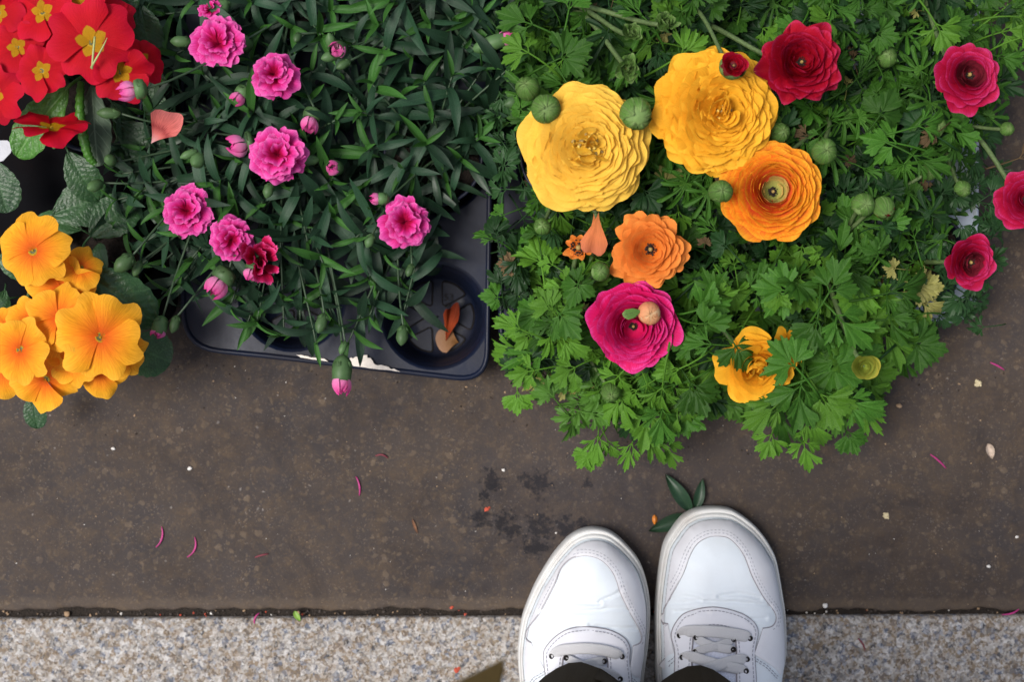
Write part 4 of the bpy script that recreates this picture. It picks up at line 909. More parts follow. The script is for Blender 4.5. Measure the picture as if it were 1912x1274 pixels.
bud(RP['small_orange'], P(1212, 545, FZ - .03), 1212, 585, 25, FZ - .01, (.05, -.25, 1), seed=30, label='salmon and green round bud over the magenta bloom', inner=MAT['salmon'], m=MAT['salmon'])
sp2 = put('sepal', petal_me(MAT['sepal'], r=1, a0=15, a1=-15, phi=.5, na=6, ns=6, tip=.5, foot=.8, seed=3), T(P(1200, 580, FZ - .01)) @ RZ(math.radians(195)) @ Matrix.Scale(S(38, .18), 4), RP['small_orange'])
ranunculus(RP['front'], rt('front'), 1613, 684, 29, .178, 18, MAT['lime'], (-.1, -.1, 1), a_out=66, a_in=88, r_in=.2, phi_o=1., phi_i=1.4, ruf=.02, core='none', seed=77, power=1., label='lime yellow opening bud')
for (x, y, r, z, n_, sd) in ((1172, 127, 26, FZ + .006, (0, -.2, 1), 4), (1178, 64, 22, FZ - .004, (.1, .2, 1), 5), (1242, 45, 22, FZ - .004, (.1, .2, 1), 6)):
    ranunculus(RP['topbuds'], rt('topbuds'), x, y, r, z, 12, MAT['sepal'], n_, a_out=48, a_in=84, r_in=.35, phi_o=.7, phi_i=1.2, ruf=.1, zlift=.1, core='messy', core_r=.2, seed=500 + sd, power=.9, tipo=.75, wonky=.25, label='green seed head ringed by folded sepals')
BUDS_DONE = 1
# foliage
RREG = [(955, -25), (1935, -25), (1935, 60), (1900, 110), (1880, 200), (1850, 250), (1835, 320), (1775, 370), (1765, 430), (1730, 500), (1728, 550), (1715, 620), (1715, 675), (1665, 715), (1640, 765), (1590, 790), (1515, 800), (1450, 795), (1405, 770), (1360, 745), (1310, 770), (1265, 800), (1215, 805), (1160, 790), (1110, 770), (1060, 715), (985, 710), (945, 680), (945, 600), (985, 560), (960, 500), (965, 440), (1000, 400), (985, 340), (945, 230), (950, 120)]
keys = list(PC); cen = {k: PC[k] for k in keys}
def near(p): return min(keys, key=lambda k: (cen[k].x - p.x) ** 2 + (cen[k].y - p.y) ** 2)
pts = []; tries = 0
while tries < 26000 and len(pts) < 900:
    tries += 1; x, y = rnd(940, 1935), rnd(-25, 810)
    if not in_poly(x, y, RREG): continue
    if x > 1790 and rnd() < .5: continue
    if all((x - a) ** 2 + (y - b) ** 2 > (27 if y > 540 else 24) ** 2 for a, b in pts): pts.append((x, y))
geo_r = [simple_geo(compound_leaf(70 + i).mesh('tmp', MAT['rleaf_dark'])) for i in range(3)]
REG_SEG = RREG
EA = np.array(RREG, float)
for (x, y) in pts:
    d = float(seg_dist(np.array([x]), np.array([y]), EA)[0]); edge = 1 - min(1, d / 90) if y > 200 else 0
    z = .128 + .03 * math.sin(x / 61 + 1.3 * math.sin(y / 83)) * math.sin(y / 57 + .7) + rnd(-.02, .02) - .055 * edge
    for (bx, by, br, bz) in BL:
        if math.hypot(x - bx, y - by) < br + 22: z = min(z, bz - .052)
    p = P(x, y, z); k = near(p); c = cen[k]
    out = math.atan2(p.y - c.y, p.x - c.x)
    if edge > .3: out = out if y < 560 else -math.pi / 2 + (x - 1380) / 700
    az = out + rnd(-1.3, 1.3) * (1 - .6 * edge); pitch = rnd(-.45, .75) - .8 * edge
    if y > 540: mset = R_.choices(('rleaf', 'rleaf_bright', 'rleaf_dark', 'rleaf_yellow'), (5, 6, .6, .12))[0]
    elif x < 1100 and y > 380: mset = R_.choices(('rleaf', 'rleaf_bright', 'rleaf_dark'), (4, 4, 1))[0]
    else: mset = R_.choices(('rleaf', 'rleaf_bright', 'rleaf_dark', 'fine', 'rleaf_yellow', 'rleaf_dry'), (6, 2.6, 2.4, 4, .25, .25))[0]
    s = S(rnd(50, 96) * (1.05 if y > 560 else .84), z); s *= .55 if mset in ('rleaf_dry', 'rleaf_yellow') else 1.; put('leaf', R_.choice(RL[mset]), leafM(p - Vector((math.cos(az), math.sin(az), 0)) * s * .45, az, pitch, rnd(-.75, .75), s), RP[k])
# leaves placed where the photograph shows them clearly
HL = [(1490, 690, 135, 80, 3, 'rleaf', .165), (1530, 700, 25, 95, 2, 'rleaf', .16), (1500, 700, -100, 100, 0, 'rleaf', .155), (1520, 720, -55, 95, 2, 'rleaf_bright', .15), (1560, 740, -20, 80, 4, 'rleaf', .145), (1470, 740, -140, 80, 4, 'rleaf_bright', .14),
      (1540, 560, 60, 80, 0, 'rleaf', .17), (1530, 580, -100, 85, 2, 'rleaf', .165), (1550, 575, -50, 90, 1, 'rleaf', .16), (1480, 545, 170, 80, 3, 'rleaf', .16), (1650, 550, 20, 80, 4, 'rleaf', .14), (1700, 640, -15, 75, 3, 'rleaf', .11),
      (1240, 815, -80, 55, 1, 'rleaf_bright', .08), (1185, 815, -110, 50, 6, 'rleaf_bright', .08), (1500, 812, -85, 60, 1, 'rleaf_bright', .085), (1575, 795, -60, 60, 2, 'rleaf', .085), (1445, 800, -110, 60, 5, 'rleaf_bright', .08), (1110, 835, -125, 50, 2, 'rleaf_bright', .075), (1118, 800, -95, 55, 4, 'rleaf_bright', .08), (1130, 815, -60, 40, 4, 'rleaf_bright', .078), (965, 720, -85, 55, 2, 'rleaf_bright', .07), (1200, 780, -70, 70, 6, 'rleaf_bright', .09),
      (1280, 700, -60, 85, 2, 'rleaf', .13), (1310, 650, 160, 60, 0, 'rleaf', .15), (1370, 640, -60, 70, 7, 'rleaf', .16), (1345, 645, 175, 60, 4, 'rleaf', .155), (985, 620, 160, 55, 4, 'rleaf_bright', .14), (1040, 590, 130, 60, 2, 'rleaf_bright', .15), (1040, 620, -40, 60, 4, 'rleaf_bright', .15),
      (1085, 680, -150, 60, 0, 'rleaf_bright', .13), (1010, 690, 190, 60, 0, 'rleaf_bright', .11), (1000, 105, 150, 70, 5, 'rleaf_bright', .17), (1040, 110, 20, 75, 3, 'rleaf', .17), (1050, 140, -60, 70, 2, 'rleaf', .165), (1010, 50, 160, 80, 0, 'rleaf', .165), (1060, 30, 80, 70, 2, 'rleaf', .165),
      (1260, 110, 35, 70, 5, 'rleaf_bright', .17), (1740, 30, -60, 75, 5, 'rleaf_bright', .165), (1760, 50, 20, 60, 2, 'rleaf', .16), (1690, 270, 170, 75, 0, 'rleaf', .16), (1700, 240, 20, 65, 4, 'rleaf', .165), (1640, 220, 60, 70, 7, 'rleaf', .17), (1690, 280, -30, 75, 6, 'rleaf', .165), (1705, 530, -20, 55, 3, 'rleaf_yellow', .11), (1700, 545, 10, 60, 0, 'rleaf_yellow', .11), (1710, 558, -20, 50, 4, 'rleaf_yellow', .105), (1725, 585, 190, 60, 2, 'rleaf', .12), (1850, 100, -20, 60, 5, 'rleaf', .13), (1880, 60, 60, 60, 0, 'rleaf', .13), (1890, 300, 20, 50, 6, 'rleaf_dry', .1), (1250, 310, -90, 45, 3, 'rleaf_yellow', .12), (1085, 705, 200, 55, 1, 'rleaf_yellow', .06), (1030, 700, 200, 50, 1, 'rleaf_yellow', .055), (1200, 350, -60, 60, 3, 'rleaf_dark', .14), (960, 495, 175, 35, 3, 'rleaf_dry', .1), (935, 555, 178, 45, 7, 'rleaf', .09), (930, 450, 160, 40, 4, 'rleaf', .1), (945, 400, 200, 40, 7, 'rleaf', .1)]
for (x, y, a, L, v, mn, z) in HL:
    p = P(x, y, z); k = near(p); put('leaf', RL[mn][v], leafM(p, math.radians(a), rnd(-.2, .15), rnd(-.25, .25), S(L * 1.15, z)), RP[k])
for k in keys:
    c = cen[k]; f = K0 * (CH - .09) / CH; cx, cy = 956 + c.x / f, 637 - c.y / f
    poly = [(cx + dx * (128 if k in ('topbuds', 'yellow1', 'yellow2', 'red1', 'small_orange', 'low') else 115), cy + dy * 140) for dx, dy in ((-1, -1), (1, -1), (1, 1), (-1, 1))]
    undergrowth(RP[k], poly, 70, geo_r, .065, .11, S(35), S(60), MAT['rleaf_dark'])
    if k in ('small_orange', 'low', 'front'):      # the skirt of leaves hanging over the tray's front edge
        x0, x1, y1 = {'small_orange': (985, 1200, 775), 'low': (1180, 1420, 775), 'front': (1400, 1620, 770)}[k]
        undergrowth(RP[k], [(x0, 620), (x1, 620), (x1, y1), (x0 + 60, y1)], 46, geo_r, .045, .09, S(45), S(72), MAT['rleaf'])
# ---------------------------------------------------------------- dianthus
DP = {}; DC = {}
for k, ci, lab in (('a', 2, 'pink dianthus without open blooms beside the dark gap at right except one low pink bloom'), ('b', 3, 'pink dianthus with most open blooms and buds, over the lower left tray'), ('c', 4, 'dianthus of mostly bare green shoots and small buds at top centre'), ('d', 5, 'pink dianthus with two open blooms at top left beside the red primrose')):
    DP[k] = plant('dianthus_plant', dcs[ci], lab, 'dianthus', 'potted dianthus plants in the black tray'); pot(DP[k], dcs[ci], DRW - .003); DC[k] = dcs[ci]
DP['a']['label'] = 'pink dianthus with a single open bloom, next to the empty well at right'
def dnear(p): return min(DC, key=lambda k: (DC[k].x - p.x) ** 2 + (DC[k].y - p.y) ** 2)
def dr(k): c = DC[k]; return (c.x + rnd(-.025, .025), c.y + rnd(-.025, .025), .062)
DZ = .135
for i, (k, x, y, r, z, nrm, N, m) in enumerate([('d', 412, 84, 60, DZ + .012, (-.1, .05, 1), 24, 'pink'), ('d', 513, 141, 52, DZ + .012, (.05, -.05, 1), 20, 'pink'), ('b', 520, 291, 62, DZ + .016, (0, 0, 1), 26, 'pink'), ('b', 354, 394, 56, DZ, (-.1, -.1, 1), 24, 'pink'),
        ('b', 434, 446, 50, DZ - .004, (.1, -.1, 1), 20, 'pink'), ('b', 484, 487, 35, DZ - .006, (.2, -.1, 1), 14, 'pink_dark'), ('a', 757, 414, 56, DZ, (.05, -.1, 1), 22, 'pink'), ('d', 396, 20, 27, DZ, (-.3, .5, .8), 12, 'pink')]):
    dianthus_flower(DP[k], dr(k), x, y, r, z, nrm, MAT[m], N, seed=200 + i, half=(m == 'pink_dark'), label='dark crimson half open flower' if m == 'pink_dark' else None)
DB = [('d', 246, 168, 56, 40, 190, 10, .6), ('d', 448, 178, 40, 30, 235, 20, .5), ('d', 580, 224, 50, 36, 255, 15, .55), ('b', 450, 270, 52, 46, 195, 10, .7), ('b', 624, 313, 30, 30, 200, 75, .3), ('a', 708, 371, 36, 24, 180, 10, .45), ('b', 410, 527, 62, 46, 235, 12, .55), ('b', 470, 508, 36, 32, 250, 10, .6),
      ('b', 298, 611, 42, 30, 255, 15, .2), ('b', 326, 606, 34, 19, 255, 15, 0), ('b', 638, 702, 76, 38, 268, 12, .38), ('a', 751, 627, 38, 23, 265, 15, 0), ('b', 600, 604, 38, 22, 255, 20, 0), ('d', 452, 80, 36, 34, 200, 70, .12), ('d', 405, 52, 42, 26, 230, 20, 0), ('d', 415, 14, 40, 26, 250, 20, 0),
      ('c', 632, 92, 34, 34, 250, 75, .12), ('c', 616, 105, 34, 20, 200, 20, 0), ('c', 641, 120, 30, 17, 215, 20, 0), ('c', 618, 78, 30, 20, 100, 40, 0), ('c', 925, 78, 86, 30, 18, 8, .3), ('b', 231, 492, 44, 30, 225, 15, .05), ('b', 256, 502, 32, 17, 250, 15, 0), ('b', 203, 211, 44, 22, 180, 10, 0), ('b', 370, 299, 32, 28, 250, 60, 0),
      ('b', 352, 288, 34, 16, 205, 10, 0), ('a', 690, 450, 28, 18, 250, 10, 0), ('b', 206, 299, 22, 22, 90, 80, 0), ('d', 337, 77, 38, 22, 180, 10, 0), ('b', 501, 356, 30, 20, 255, 10, 0), ('b', 177, 347, 24, 22, 220, 50, 0), ('a', 765, 505, 26, 15, 250, 15, 0), ('b', 640, 650, 26, 14, 250, 15, 0), ('c', 960, 190, 40, 24, 200, 20, 0), ('c', 555, 70, 20, 15, 250, 30, 0), ('b', 575, 300, 40, 20, 190, 15, 0)]
for i, (k, x, y, L, W, a, e, pk) in enumerate(DB):
    z = .18 if (x, y) == (246, 168) else DZ - .005 if y < 500 else .115; dianthus_bud(DP[k], dr(k), x, y, L, W, a, e, z, pk, seed=300 + i, label='large closed bud with pink tip hanging over the tray edge' if (x, y) == (638, 702) else None)
DREG = [(300, -20), (975, -20), (950, 60), (950, 150), (930, 250), (880, 290), (845, 330), (800, 385), (800, 450), (770, 500), (730, 550), (680, 585), (640, 620), (600, 590), (540, 560), (460, 560), (400, 520), (330, 540), (270, 520), (215, 480), (195, 420), (190, 340), (205, 280), (215, 230), (250, 200), (300, 120), (310, 40)]
pts = []; tries = 0
while tries < 14000 and len(pts) < 128:
    tries += 1; x, y = rnd(190, 970), rnd(-20, 600)
    if in_poly(x, y, DREG) and all((x - a) ** 2 + (y - b) ** 2 > 49 ** 2 for a, b in pts): pts.append((x, y))
pts += [(300, 560), (650, 640), (752, 590), (600, 570), (880, 215), (560, 600), (500, 560), (430, 570), (530, 620), (590, 640), (460, 610), (480, 600), (690, 590)]
DA = np.array(DREG, float)
for i, (x, y) in enumerate(pts):
    d = float(seg_dist(np.array([x]), np.array([y]), DA)[0]); edge = 1 - min(1, d / 110) if y > 150 else 0
    z = rnd(.1, .128) - .03 * edge; p = P(x, y, z); k = dnear(p); c = DC[k]
    shoot(DP[k], (c.x + (p.x - c.x) * .25 + rnd(-.01, .01), c.y + (p.y - c.y) * .25 + rnd(-.01, .01), .064), p, R_.choice((3, 3, 4)), rnd(.04, .056), 0, i, .3)
geo_d = [simple_geo(x) for x in DL]
def DW(p): return None
for k in DC:
    c = DC[k]; f = K0 * (CH - .09) / CH; cx, cy = 956 + c.x / f, 637 - c.y / f
    poly = [(cx - 150 - (170 if k in 'bd' else 0), cy - 150), (cx + (110 if k == 'a' else 150), cy - 150), (cx + (60 if k == 'a' else 150), cy + 60), (cx + (0 if k == 'a' else 150), cy + 210), (cx - 150, cy + 190), (cx - 150 - (150 if k in 'bd' else 0), cy + 160)]
    undergrowth(DP[k], poly, 150, geo_d, .066, .092, .03, .042, MAT['dleaf'])
# ---------------------------------------------------------------- primroses
pr = plant('primrose_plant', pcs[2], 'red primrose with a bunch of scarlet yellow eyed flowers at top left', 'primrose'); pot(pr, pcs[2], PRW - .002, sz=.06)
po = plant('primrose_plant', pcs[0], 'orange primrose with a bunch of apricot flowers at the left edge', 'primrose'); pot(po, pcs[0], PRW - .002, sz=.06)
def pzr(k): c = pcs[2] if k is pr else pcs[0]; return (c.x - .03 + rnd(-.01, .01), c.y + rnd(-.01, .01) + (.03 if k is pr else -.01), .062)
for i, (x, y, r, z, nrm, rot) in enumerate([(80, 22, 60, .165, (-.05, .05, 1), 20), (143, 14, 60, .16, (.1, .1, 1), 60), (33, 88, 53, .158, (-.1, -.1, 1), 10), (78, 132, 53, .166, (-.05, -.12, 1), -90), (172, 78, 80, .172, (.02, .02, 1), 40), (226, 134, 60, .162, (.35, -.15, 1), 100), (-2, 24, 52, .16, (-.2, 0, 1), 0), (-12, 176, 60, .158, (-.1, -.1, 1), 30), (118, 62, 56, .152, (.1, -.1, 1), 70), (52, 52, 54, .15, (-.1, .1, 1), 35), (262, 112, 48, .15, (.6, .1, .8), 15), (205, 30, 50, .15, (.4, .4, 1), 15), (-4, 100, 50, .15, (-.2, 0, 1), 50), (96, 240, 74, .152, (.02, .9, .42), -90)]):
    primrose_flower(pr, pzr(pr), x, y, r, z, nrm, MAT['red_prim'], seed=400 + i, rot=rot, label='red flower seen from the side, lowest of the bunch' if (x, y) == (96, 240) else None)
for i, (x, y, r, z, nrm, rot) in enumerate([(62, 468, 74, .165, (-.05, .1, 1), 20), (116, 541, 66, .148, (.05, .1, 1), 75), (112, 594, 70, .16, (-.05, .15, 1), 90), (38, 653, 66, .165, (-.1, -.05, 1), 40), (188, 630, 84, .162, (.2, -.1, 1), 65), (136, 672, 52, .145, (0, -.2, 1), 10), (86, 708, 62, .14, (0, -.4, 1), -20), (186, 690, 56, .135, (.25, -.4, 1), -50), (10, 690, 60, .14, (-.2, -.3, 1), 0), (12, 610, 40, .13, (-.2, 0, 1), 0), (150, 500, 48, .145, (.5, .3, 1), 30), (228, 660, 50, .14, (.6, -.2, .8), 30), (60, 600, 50, .15, (-.1, .2, 1), 30)]):
    primrose_flower(po, pzr(po), x, y, r, z, nrm, MAT['orange_prim'], seed=450 + i, rot=rot)
def pl(par, x, y, ang, L, W, z, seed, pitch=0., m=None, bend=30, roll=0., quilt=.03, fold=.1, label=None, rr=0.):
    p = P(x, y, z); put('leaf', prim_leaf(S(L, z), S(W, z), seed, quilt, bend, fold, m, rr), leafM(p, math.radians(ang), pitch, roll, 1.), par, label)
pl(pr, 175, -60, -50, 110, 84, .13, 1, .1, bend=25)
pl(pr, 262, 8, -82, 94, 66, .12, 2, -.1, bend=35)
pl(pr, 125, 165, -130, 165, 78, .125, 3, .05, MAT['pleaf_bright'], 25, quilt=.022)
pl(pr, 172, 160, -88, 150, 62, .12, 4, 0., MAT['pleaf_back'], 15, quilt=.012, fold=.0, label='pale underside of a turned leaf')
pl(pr, 128, 285, -62, 105, 66, .1, 5, 0, bend=40)
pl(pr, -10, 300, -80, 100, 76, .1, 6, 0, bend=25)
pl(pr, 290, 120, -100, 60, 50, .085, 7, 0, bend=25)
pl(po, 152, 508, -32, 170, 96, .125, 8, .1, bend=45, roll=-.2)
pl(po, 235, 640, -25, 90, 90, .06, 9, -.1, bend=15, quilt=.01)
pl(po, 62, 735, -88, 70, 44, .06, 10, -.1, bend=20, m=MAT['pleaf'])
pl(po, 100, 400, 20, 120, 90, .08, 11, .1, bend=30)
pl(po, 170, 440, 40, 110, 80, .085, 13, .1, bend=30); pl(po, 10, 560, 200, 70, 40, .12, 14, .3)
pl(pr, 220, 230, -40, 110, 70, .085, 15, .1, bend=30); 
geo_p = [simple_geo(prim_leaf(1, .55, 60 + i, .03, 40)) for i in range(2)]
undergrowth(pr, [(120, -30), (330, -30), (300, 300), (180, 330), (140, 200)], 12, geo_p, .06, .085, .03, .045, MAT['pleaf'])
undergrowth(po, [(150, 420), (300, 420), (230, 560), (120, 600), (-40, 640), (-40, 560)], 10, geo_p, .06, .08, .03, .045, MAT['pleaf'])
# rolled bright leaf edge
v, f, u = tube([P(x, y, z) for x, y, z in crom([(151, 153, .127), (149, 190, .13), (151, 230, .13), (158, 265, .128), (166, 292, .125), (178, 306, .122)], 8)], [S(8) * (.5 + .6 * math.sin(.3 + 2.6 * i / 40)) * (1 + .14 * math.sin(i * 2.1)) for i in range(41)], 10)
put('rolled_leaf_edge', mesh('rolled_leaf_edge', v, f, MAT['pleaf_bright'], uv=[(.2, .5)] * len(v)), None, pr, 'bright green rolled leaf edge')
v, f, u = tube(bez(P(172, 128, .18), P(173, 108, .185), P(176, 80, .187), P(177, 68, .184), 6), .0009, 6)
mb = MB(); mb.add(v, f); v, f, u = tube(bez(P(170, 126, .18), P(180, 108, .186), P(192, 90, .187), P(200, 70, .186), 6), [.0009, .0009, .0008, .0007, .0006, .0005, .0003], 6); mb.add(v, f)
tag(put('straw', mb.mesh('straw', plain('pale_straw', (.3, .33, .12), .5)), None), 'thin forked green straw lying on a red primrose flower', 'straw')
# fallen petals
def fallen(x, y, ang, R, z, m, label, phi=.7, a0=30, a1=-10, **k):
    me = petal_me(m, r=1, a0=a0, a1=a1, phi=phi, na=12, ns=10, tip=.7, seed=int(x), foot=.6, **k)
    o = put('fallen_petal', me, T(P(x, y, z)) @ RZ(math.radians(ang)) @ Matrix.Rotation(.15, 4, 'X') @ Matrix.Scale(S(R, z), 4)); tag(o, label, 'petal'); return o
fallen(282, 268, 52, 74, .145, MAT['fallen'], 'salmon pink fallen petal caught on the dianthus leaves', .62, 25, -35, ruf=.09, freq=3., curlu=.25)
fallen(857, 640, 170, 44, .012, petal_mat('ochre_dead_petal', [(0, (.3, .13, .03)), (1, (.38, .22, .14))], amt=.1), 'ochre round petal on the floor of the empty well', .9, 40, -25)
fallen(832, 640, 80, 72, .016, petal_mat('rust_dead_petal', [(0, (.25, .04, .01)), (.5, (.4, .06, .015)), (1, (.22, .03, .01))], veins=.6, amt=.1), 'crumpled rust orange dead petal in the empty well', .3, 30, 5, ruf=.12)
fallen(905, 30, 200, 55, .09, petal_mat('brown_dead_petal', [(0, (.2, .05, .01)), (1, (.25, .07, .015))], amt=.1), 'rust brown dead petal in the gap at the top', .6, 20, -10)
# torn white plant label at the left edge
wl2 = P(-20, 285, .1); mb = MB(); q_ = [P(-40, 262, .1), P(14, 262, .1), P(24, 272, .1), P(20, 285, .1), P(6, 300, .1), P(-40, 312, .1)]; strip(mb, [[p - wl2 - Vector((0, 0, .0009)) for p in q_], [p - wl2 for p in q_]]); mb.add([p - wl2 for p in q_], [tuple(range(6))])
tag(put('plant_label', mb.mesh('plant_label', plain('white_plastic_label', (.3, .31, .35), .35, .05), False), wl2), 'blank white plastic label at the left edge under the bright leaf', 'label')
# ================================================================= THE PERSON
person = put('person', None, P(1215, 1420, 0)); tag(person, 'person standing on the kerb in white leather sneakers, dark brown trousers and olive coat', 'person')
def white_leather(name, col, rough=.42, dirt=.25, grain=700, bmp=.12):
    t = NT(name); g = t.tc(); n = t.noise(28, 5, .65, g); f = t.noise(grain, 3, .6, g); w = t.noise(90, 4, .6, g, 1.)
    c = t.mix(t.math('MULTIPLY', t.ramp(n.outputs[0], [(.45, 0.), (.75, 1.)]), dirt), col, tuple(x * y for x, y in zip(col, (.78, .72, .68))))
    sc_ = t.noise(210, 5, .8, g, 2.5); c = t.mix(t.math('MULTIPLY', t.ramp(sc_.outputs[0], [(.64, 0.), (.72, 1.)]), dirt * 1.1), c, (.36, .33, .31))
    nr = t.bump(f.outputs[0], bmp, .0003); nr = t.bump(w.outputs[0], .12, .001, nr)
    return t.fin(c, rough + .18, nr, .15)
MAT['vamp'] = white_leather('white_toe_leather', (.72, .77, .82), .4, .25)
MAT['guard'] = white_leather('white_guard_leather', (.7, .7, .74), .45, .35)
MAT['eyestay'] = white_leather('white_eyestay_leather', (.69, .69, .74), .45, .22)
MAT['rubber'] = white_leather('off_white_rubber', (.6, .6, .59), .5, .8, 400, .2)
MAT['tongue'] = plain('pale_tongue_mesh', (.6, .62, .72), .8, .2, 900, .6, .0006)
MAT['edge_grey'] = plain('raw_edge_seam_shade', (.26, .24, .26), .7, .2); MAT['thread'] = plain('grey_thread', (.27, .27, .32), .8, .2)  # grey of the raw panel edges and of the drawn seam shadows
t = NT('woven_lace'); g = t.tc('UV'); mp = t.n('ShaderNodeMapping'); mp.inputs['Scale'].default_value = (24, 60, 1); t.l(g, mp.inputs[0])
ck = t.n('ShaderNodeTexWave'); ck.wave_type = 'BANDS'; ck.bands_direction = 'DIAGONAL'; ck.inputs['Scale'].default_value = .35; ck.inputs['Distortion'].default_value = 1.5; t.l(mp.outputs[0], ck.inputs[0])
MAT['lace'] = t.fin(t.mix(t.ramp(ck.outputs[0], [(.2, 0.), (.8, 1.)]), (.56, .55, .57), (.76, .75, .76)), .85, t.bump(ck.outputs[0], .6, .0006), .2)
def zc(l, ox=940, oy=860, k=3.077): return [(x / k + ox, y / k + oy) for x, y in l]
def shoe(outline_px, vamp_z, eye_z, slot_z, laces, seam_l, seam_r, creases, label, crown_x):
    out = crom([tuple(P(x, y, .014).xy) for x, y in outline_px], 5, True)
    A = .5 * np.sum(out[:, 0] * np.roll(out[:, 1], -1) - np.roll(out[:, 0], -1) * out[:, 1])
    if A < 0: out = out[::-1]
    nn = inset(out, 1.) - out; toe_y = out[:, 1].max(); fr = np.clip(-nn[:, 1], 0, 1); sc = .55 + .55 * fr    # inset scale, wider at the toe
    def sm(a, b, x): t = np.clip((x - a) / (b - a), 0, 1); return t * t * (3 - 2 * t)
    inner = inset(out, .0075 * sc)
    cr = [crom([tuple(P(x, y, .06).xy) for x, y in c], 4) for c in creases]
    def zf(X, Y):
        X = np.asarray(X, float); Y = np.asarray(Y, float); d = seg_dist(X, Y, inner) * np.where(in_poly_np(X, Y, inner), 1, -1); yy = toe_y - Y
        H = .024 + .012 * sm(.0, .05, yy) + .03 * sm(.085, .19, yy); u = np.clip(d / .036, 0, 1); z = .027 + H * (1 - (1 - u) ** 2.3) ** (1 / 2.1)
        cx = crown_x; z = z + .006 * np.exp(-((X - cx) / .03) ** 2) * sm(.03, .1, yy)
        for c in cr:
            dc = seg_dist(X, Y, c, False); z = z - .0022 * np.exp(-(dc / .0011) ** 2) + .0006 * np.exp(-((dc - .003) / .002) ** 2)
        return z
    def W(pts, off=0.):
        r = []
        for x, y in pts:
            z = .06
            for _ in range(8):
                p = P(x, y, z); z = float(zf([p.x], [p.y])[0])
            r.append((p.x, p.y))
        return r
    # sole, welt and body
    cz = Vector((float(out[:, 0].mean()), float(out[:, 1].mean()), 0)); sh = MB()
    ring = lambda d, z: [(p[0] - cz.x, p[1] - cz.y, z) for p in inset(out, d * sc if d > 0 else d)]
    body = MB(); pts, tr = cdt(list(map(tuple, inner)), .0015); z = zf(pts[:, 0], pts[:, 1])
    body.add([(a - cz.x, b - cz.y, c) for (a, b), c in zip(pts, z)], [t if np.cross(pts[t[1]] - pts[t[0]], pts[t[2]] - pts[t[0]]) > 0 else t[::-1] for t in tr])
    strip(body, [[(p[0] - cz.x, p[1] - cz.y, .0272) for p in inner], [(p[0] - cz.x, p[1] - cz.y, .022) for p in inner]])
    o = put('shoe', body.mesh('shoe', MAT['vamp']), cz, person, label)
    strip(sh, [ring(.006, .0015), ring(.002, .0015), ring(.0002, .004), ring(-.0004, .010), ring(-.0002, .019), ring(.0006, .0235), ring(.0016, .0255), ring(.0028, .0258), ring(.0033, .0245), ring(.0037, .0245), ring(.0044, .0275), ring(.0056, .0295), ring(.0068, .029), ring(.0076, .0265)])
    put('sole', sh.mesh('sole', MAT['rubber']), cz, o)
    def panel(name, poly, th, m, step=.0026, edge_m=None, flat=None):
        A_ = np.array(poly); A_ = A_ if .5 * np.sum(A_[:, 0] * np.roll(A_[:, 1], -1) - np.roll(A_[:, 0], -1) * A_[:, 1]) > 0 else A_[::-1]
        pts, tr = cdt(list(map(tuple, A_)), step); z = zf(pts[:, 0], pts[:, 1]) + th; nb = len(A_)
        db = seg_dist(pts[:, 0], pts[:, 1], A_); z = z - th * .35 * (db < 1e-5); mb = MB()
        tr = [t if np.cross(pts[t[1]] - pts[t[0]], pts[t[2]] - pts[t[0]]) > 0 else t[::-1] for t in tr]
        mb.add([(a - cz.x, b - cz.y, c) for (a, b), c in zip(pts, z)], tr)
        V = []; F = []; be = border(tr)
        for a, b in be:
            k = len(V)
            for i, dz in ((a, 0), (b, 0), (b, -th - .001), (a, -th - .001)): V.append((pts[i][0] - cz.x, pts[i][1] - cz.y, z[i] + dz))
            F.append((k + 3, k + 2, k + 1, k))
        mb.add(V, F, 1)
        return put(name, mb.mesh(name, [m, edge_m or MAT['edge_grey']]), cz, o)
    V_ = W(crom(zc(vamp_z), 5)); E = W(crom(zc(eye_z), 5)); SL = W(crom(zc(slot_z), 4)); L_ = W(zc(seam_l)); Rr = W(zc(seam_r))
    # outer run of the guard from the left seam over the toe to the right seam
    inn = inset(inner, .0012); yl, yr = L_[0][1], Rr[-1][1]; ang = [(math.atan2(p[1] - cz.y, p[0] - cz.x)) for p in inn]
    fr_ = [tuple(p) for p in inn if p[1] > (yl if p[0] < cz.x else yr)]; fr_.sort(key=lambda p: -math.atan2(p[1] - (min(yl, yr) - .02), p[0] - cz.x))
    guard = L_[::-1] + fr_ + Rr[::-1]
    guard = guard + V_[::-1]
    panel('toe_guard', guard, .0022, MAT['guard'])
    ey = E + SL[::-1]; panel('eyestay', ey, .0031, MAT['eyestay'])
    tg = MB(); pts, tr = cdt(list(SL), .003); z = zf(pts[:, 0], pts[:, 1]) + .0006 - .0012 * 0
    tg.add([(a - cz.x, b - cz.y, c) for (a, b), c in zip(pts, z)], tr); put('tongue', tg.mesh('tongue', MAT['tongue']), cz, o)
    shade_line = MB()  # thin dark tubes that draw the shadow line along the panel edges
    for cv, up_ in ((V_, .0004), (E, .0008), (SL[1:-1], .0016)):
        C = np.array(cv); z = zf(C[:, 0], C[:, 1]) + up_; v, f, _ = tube([(a - cz.x, b - cz.y, c) for (a, b), c in zip(C, z)], .00075, 6); shade_line.add(v, f)
    put('seam_shadow', shade_line.mesh('seam_shadow', MAT['edge_grey']), cz, o)
    # stitching rows
    st = MB()
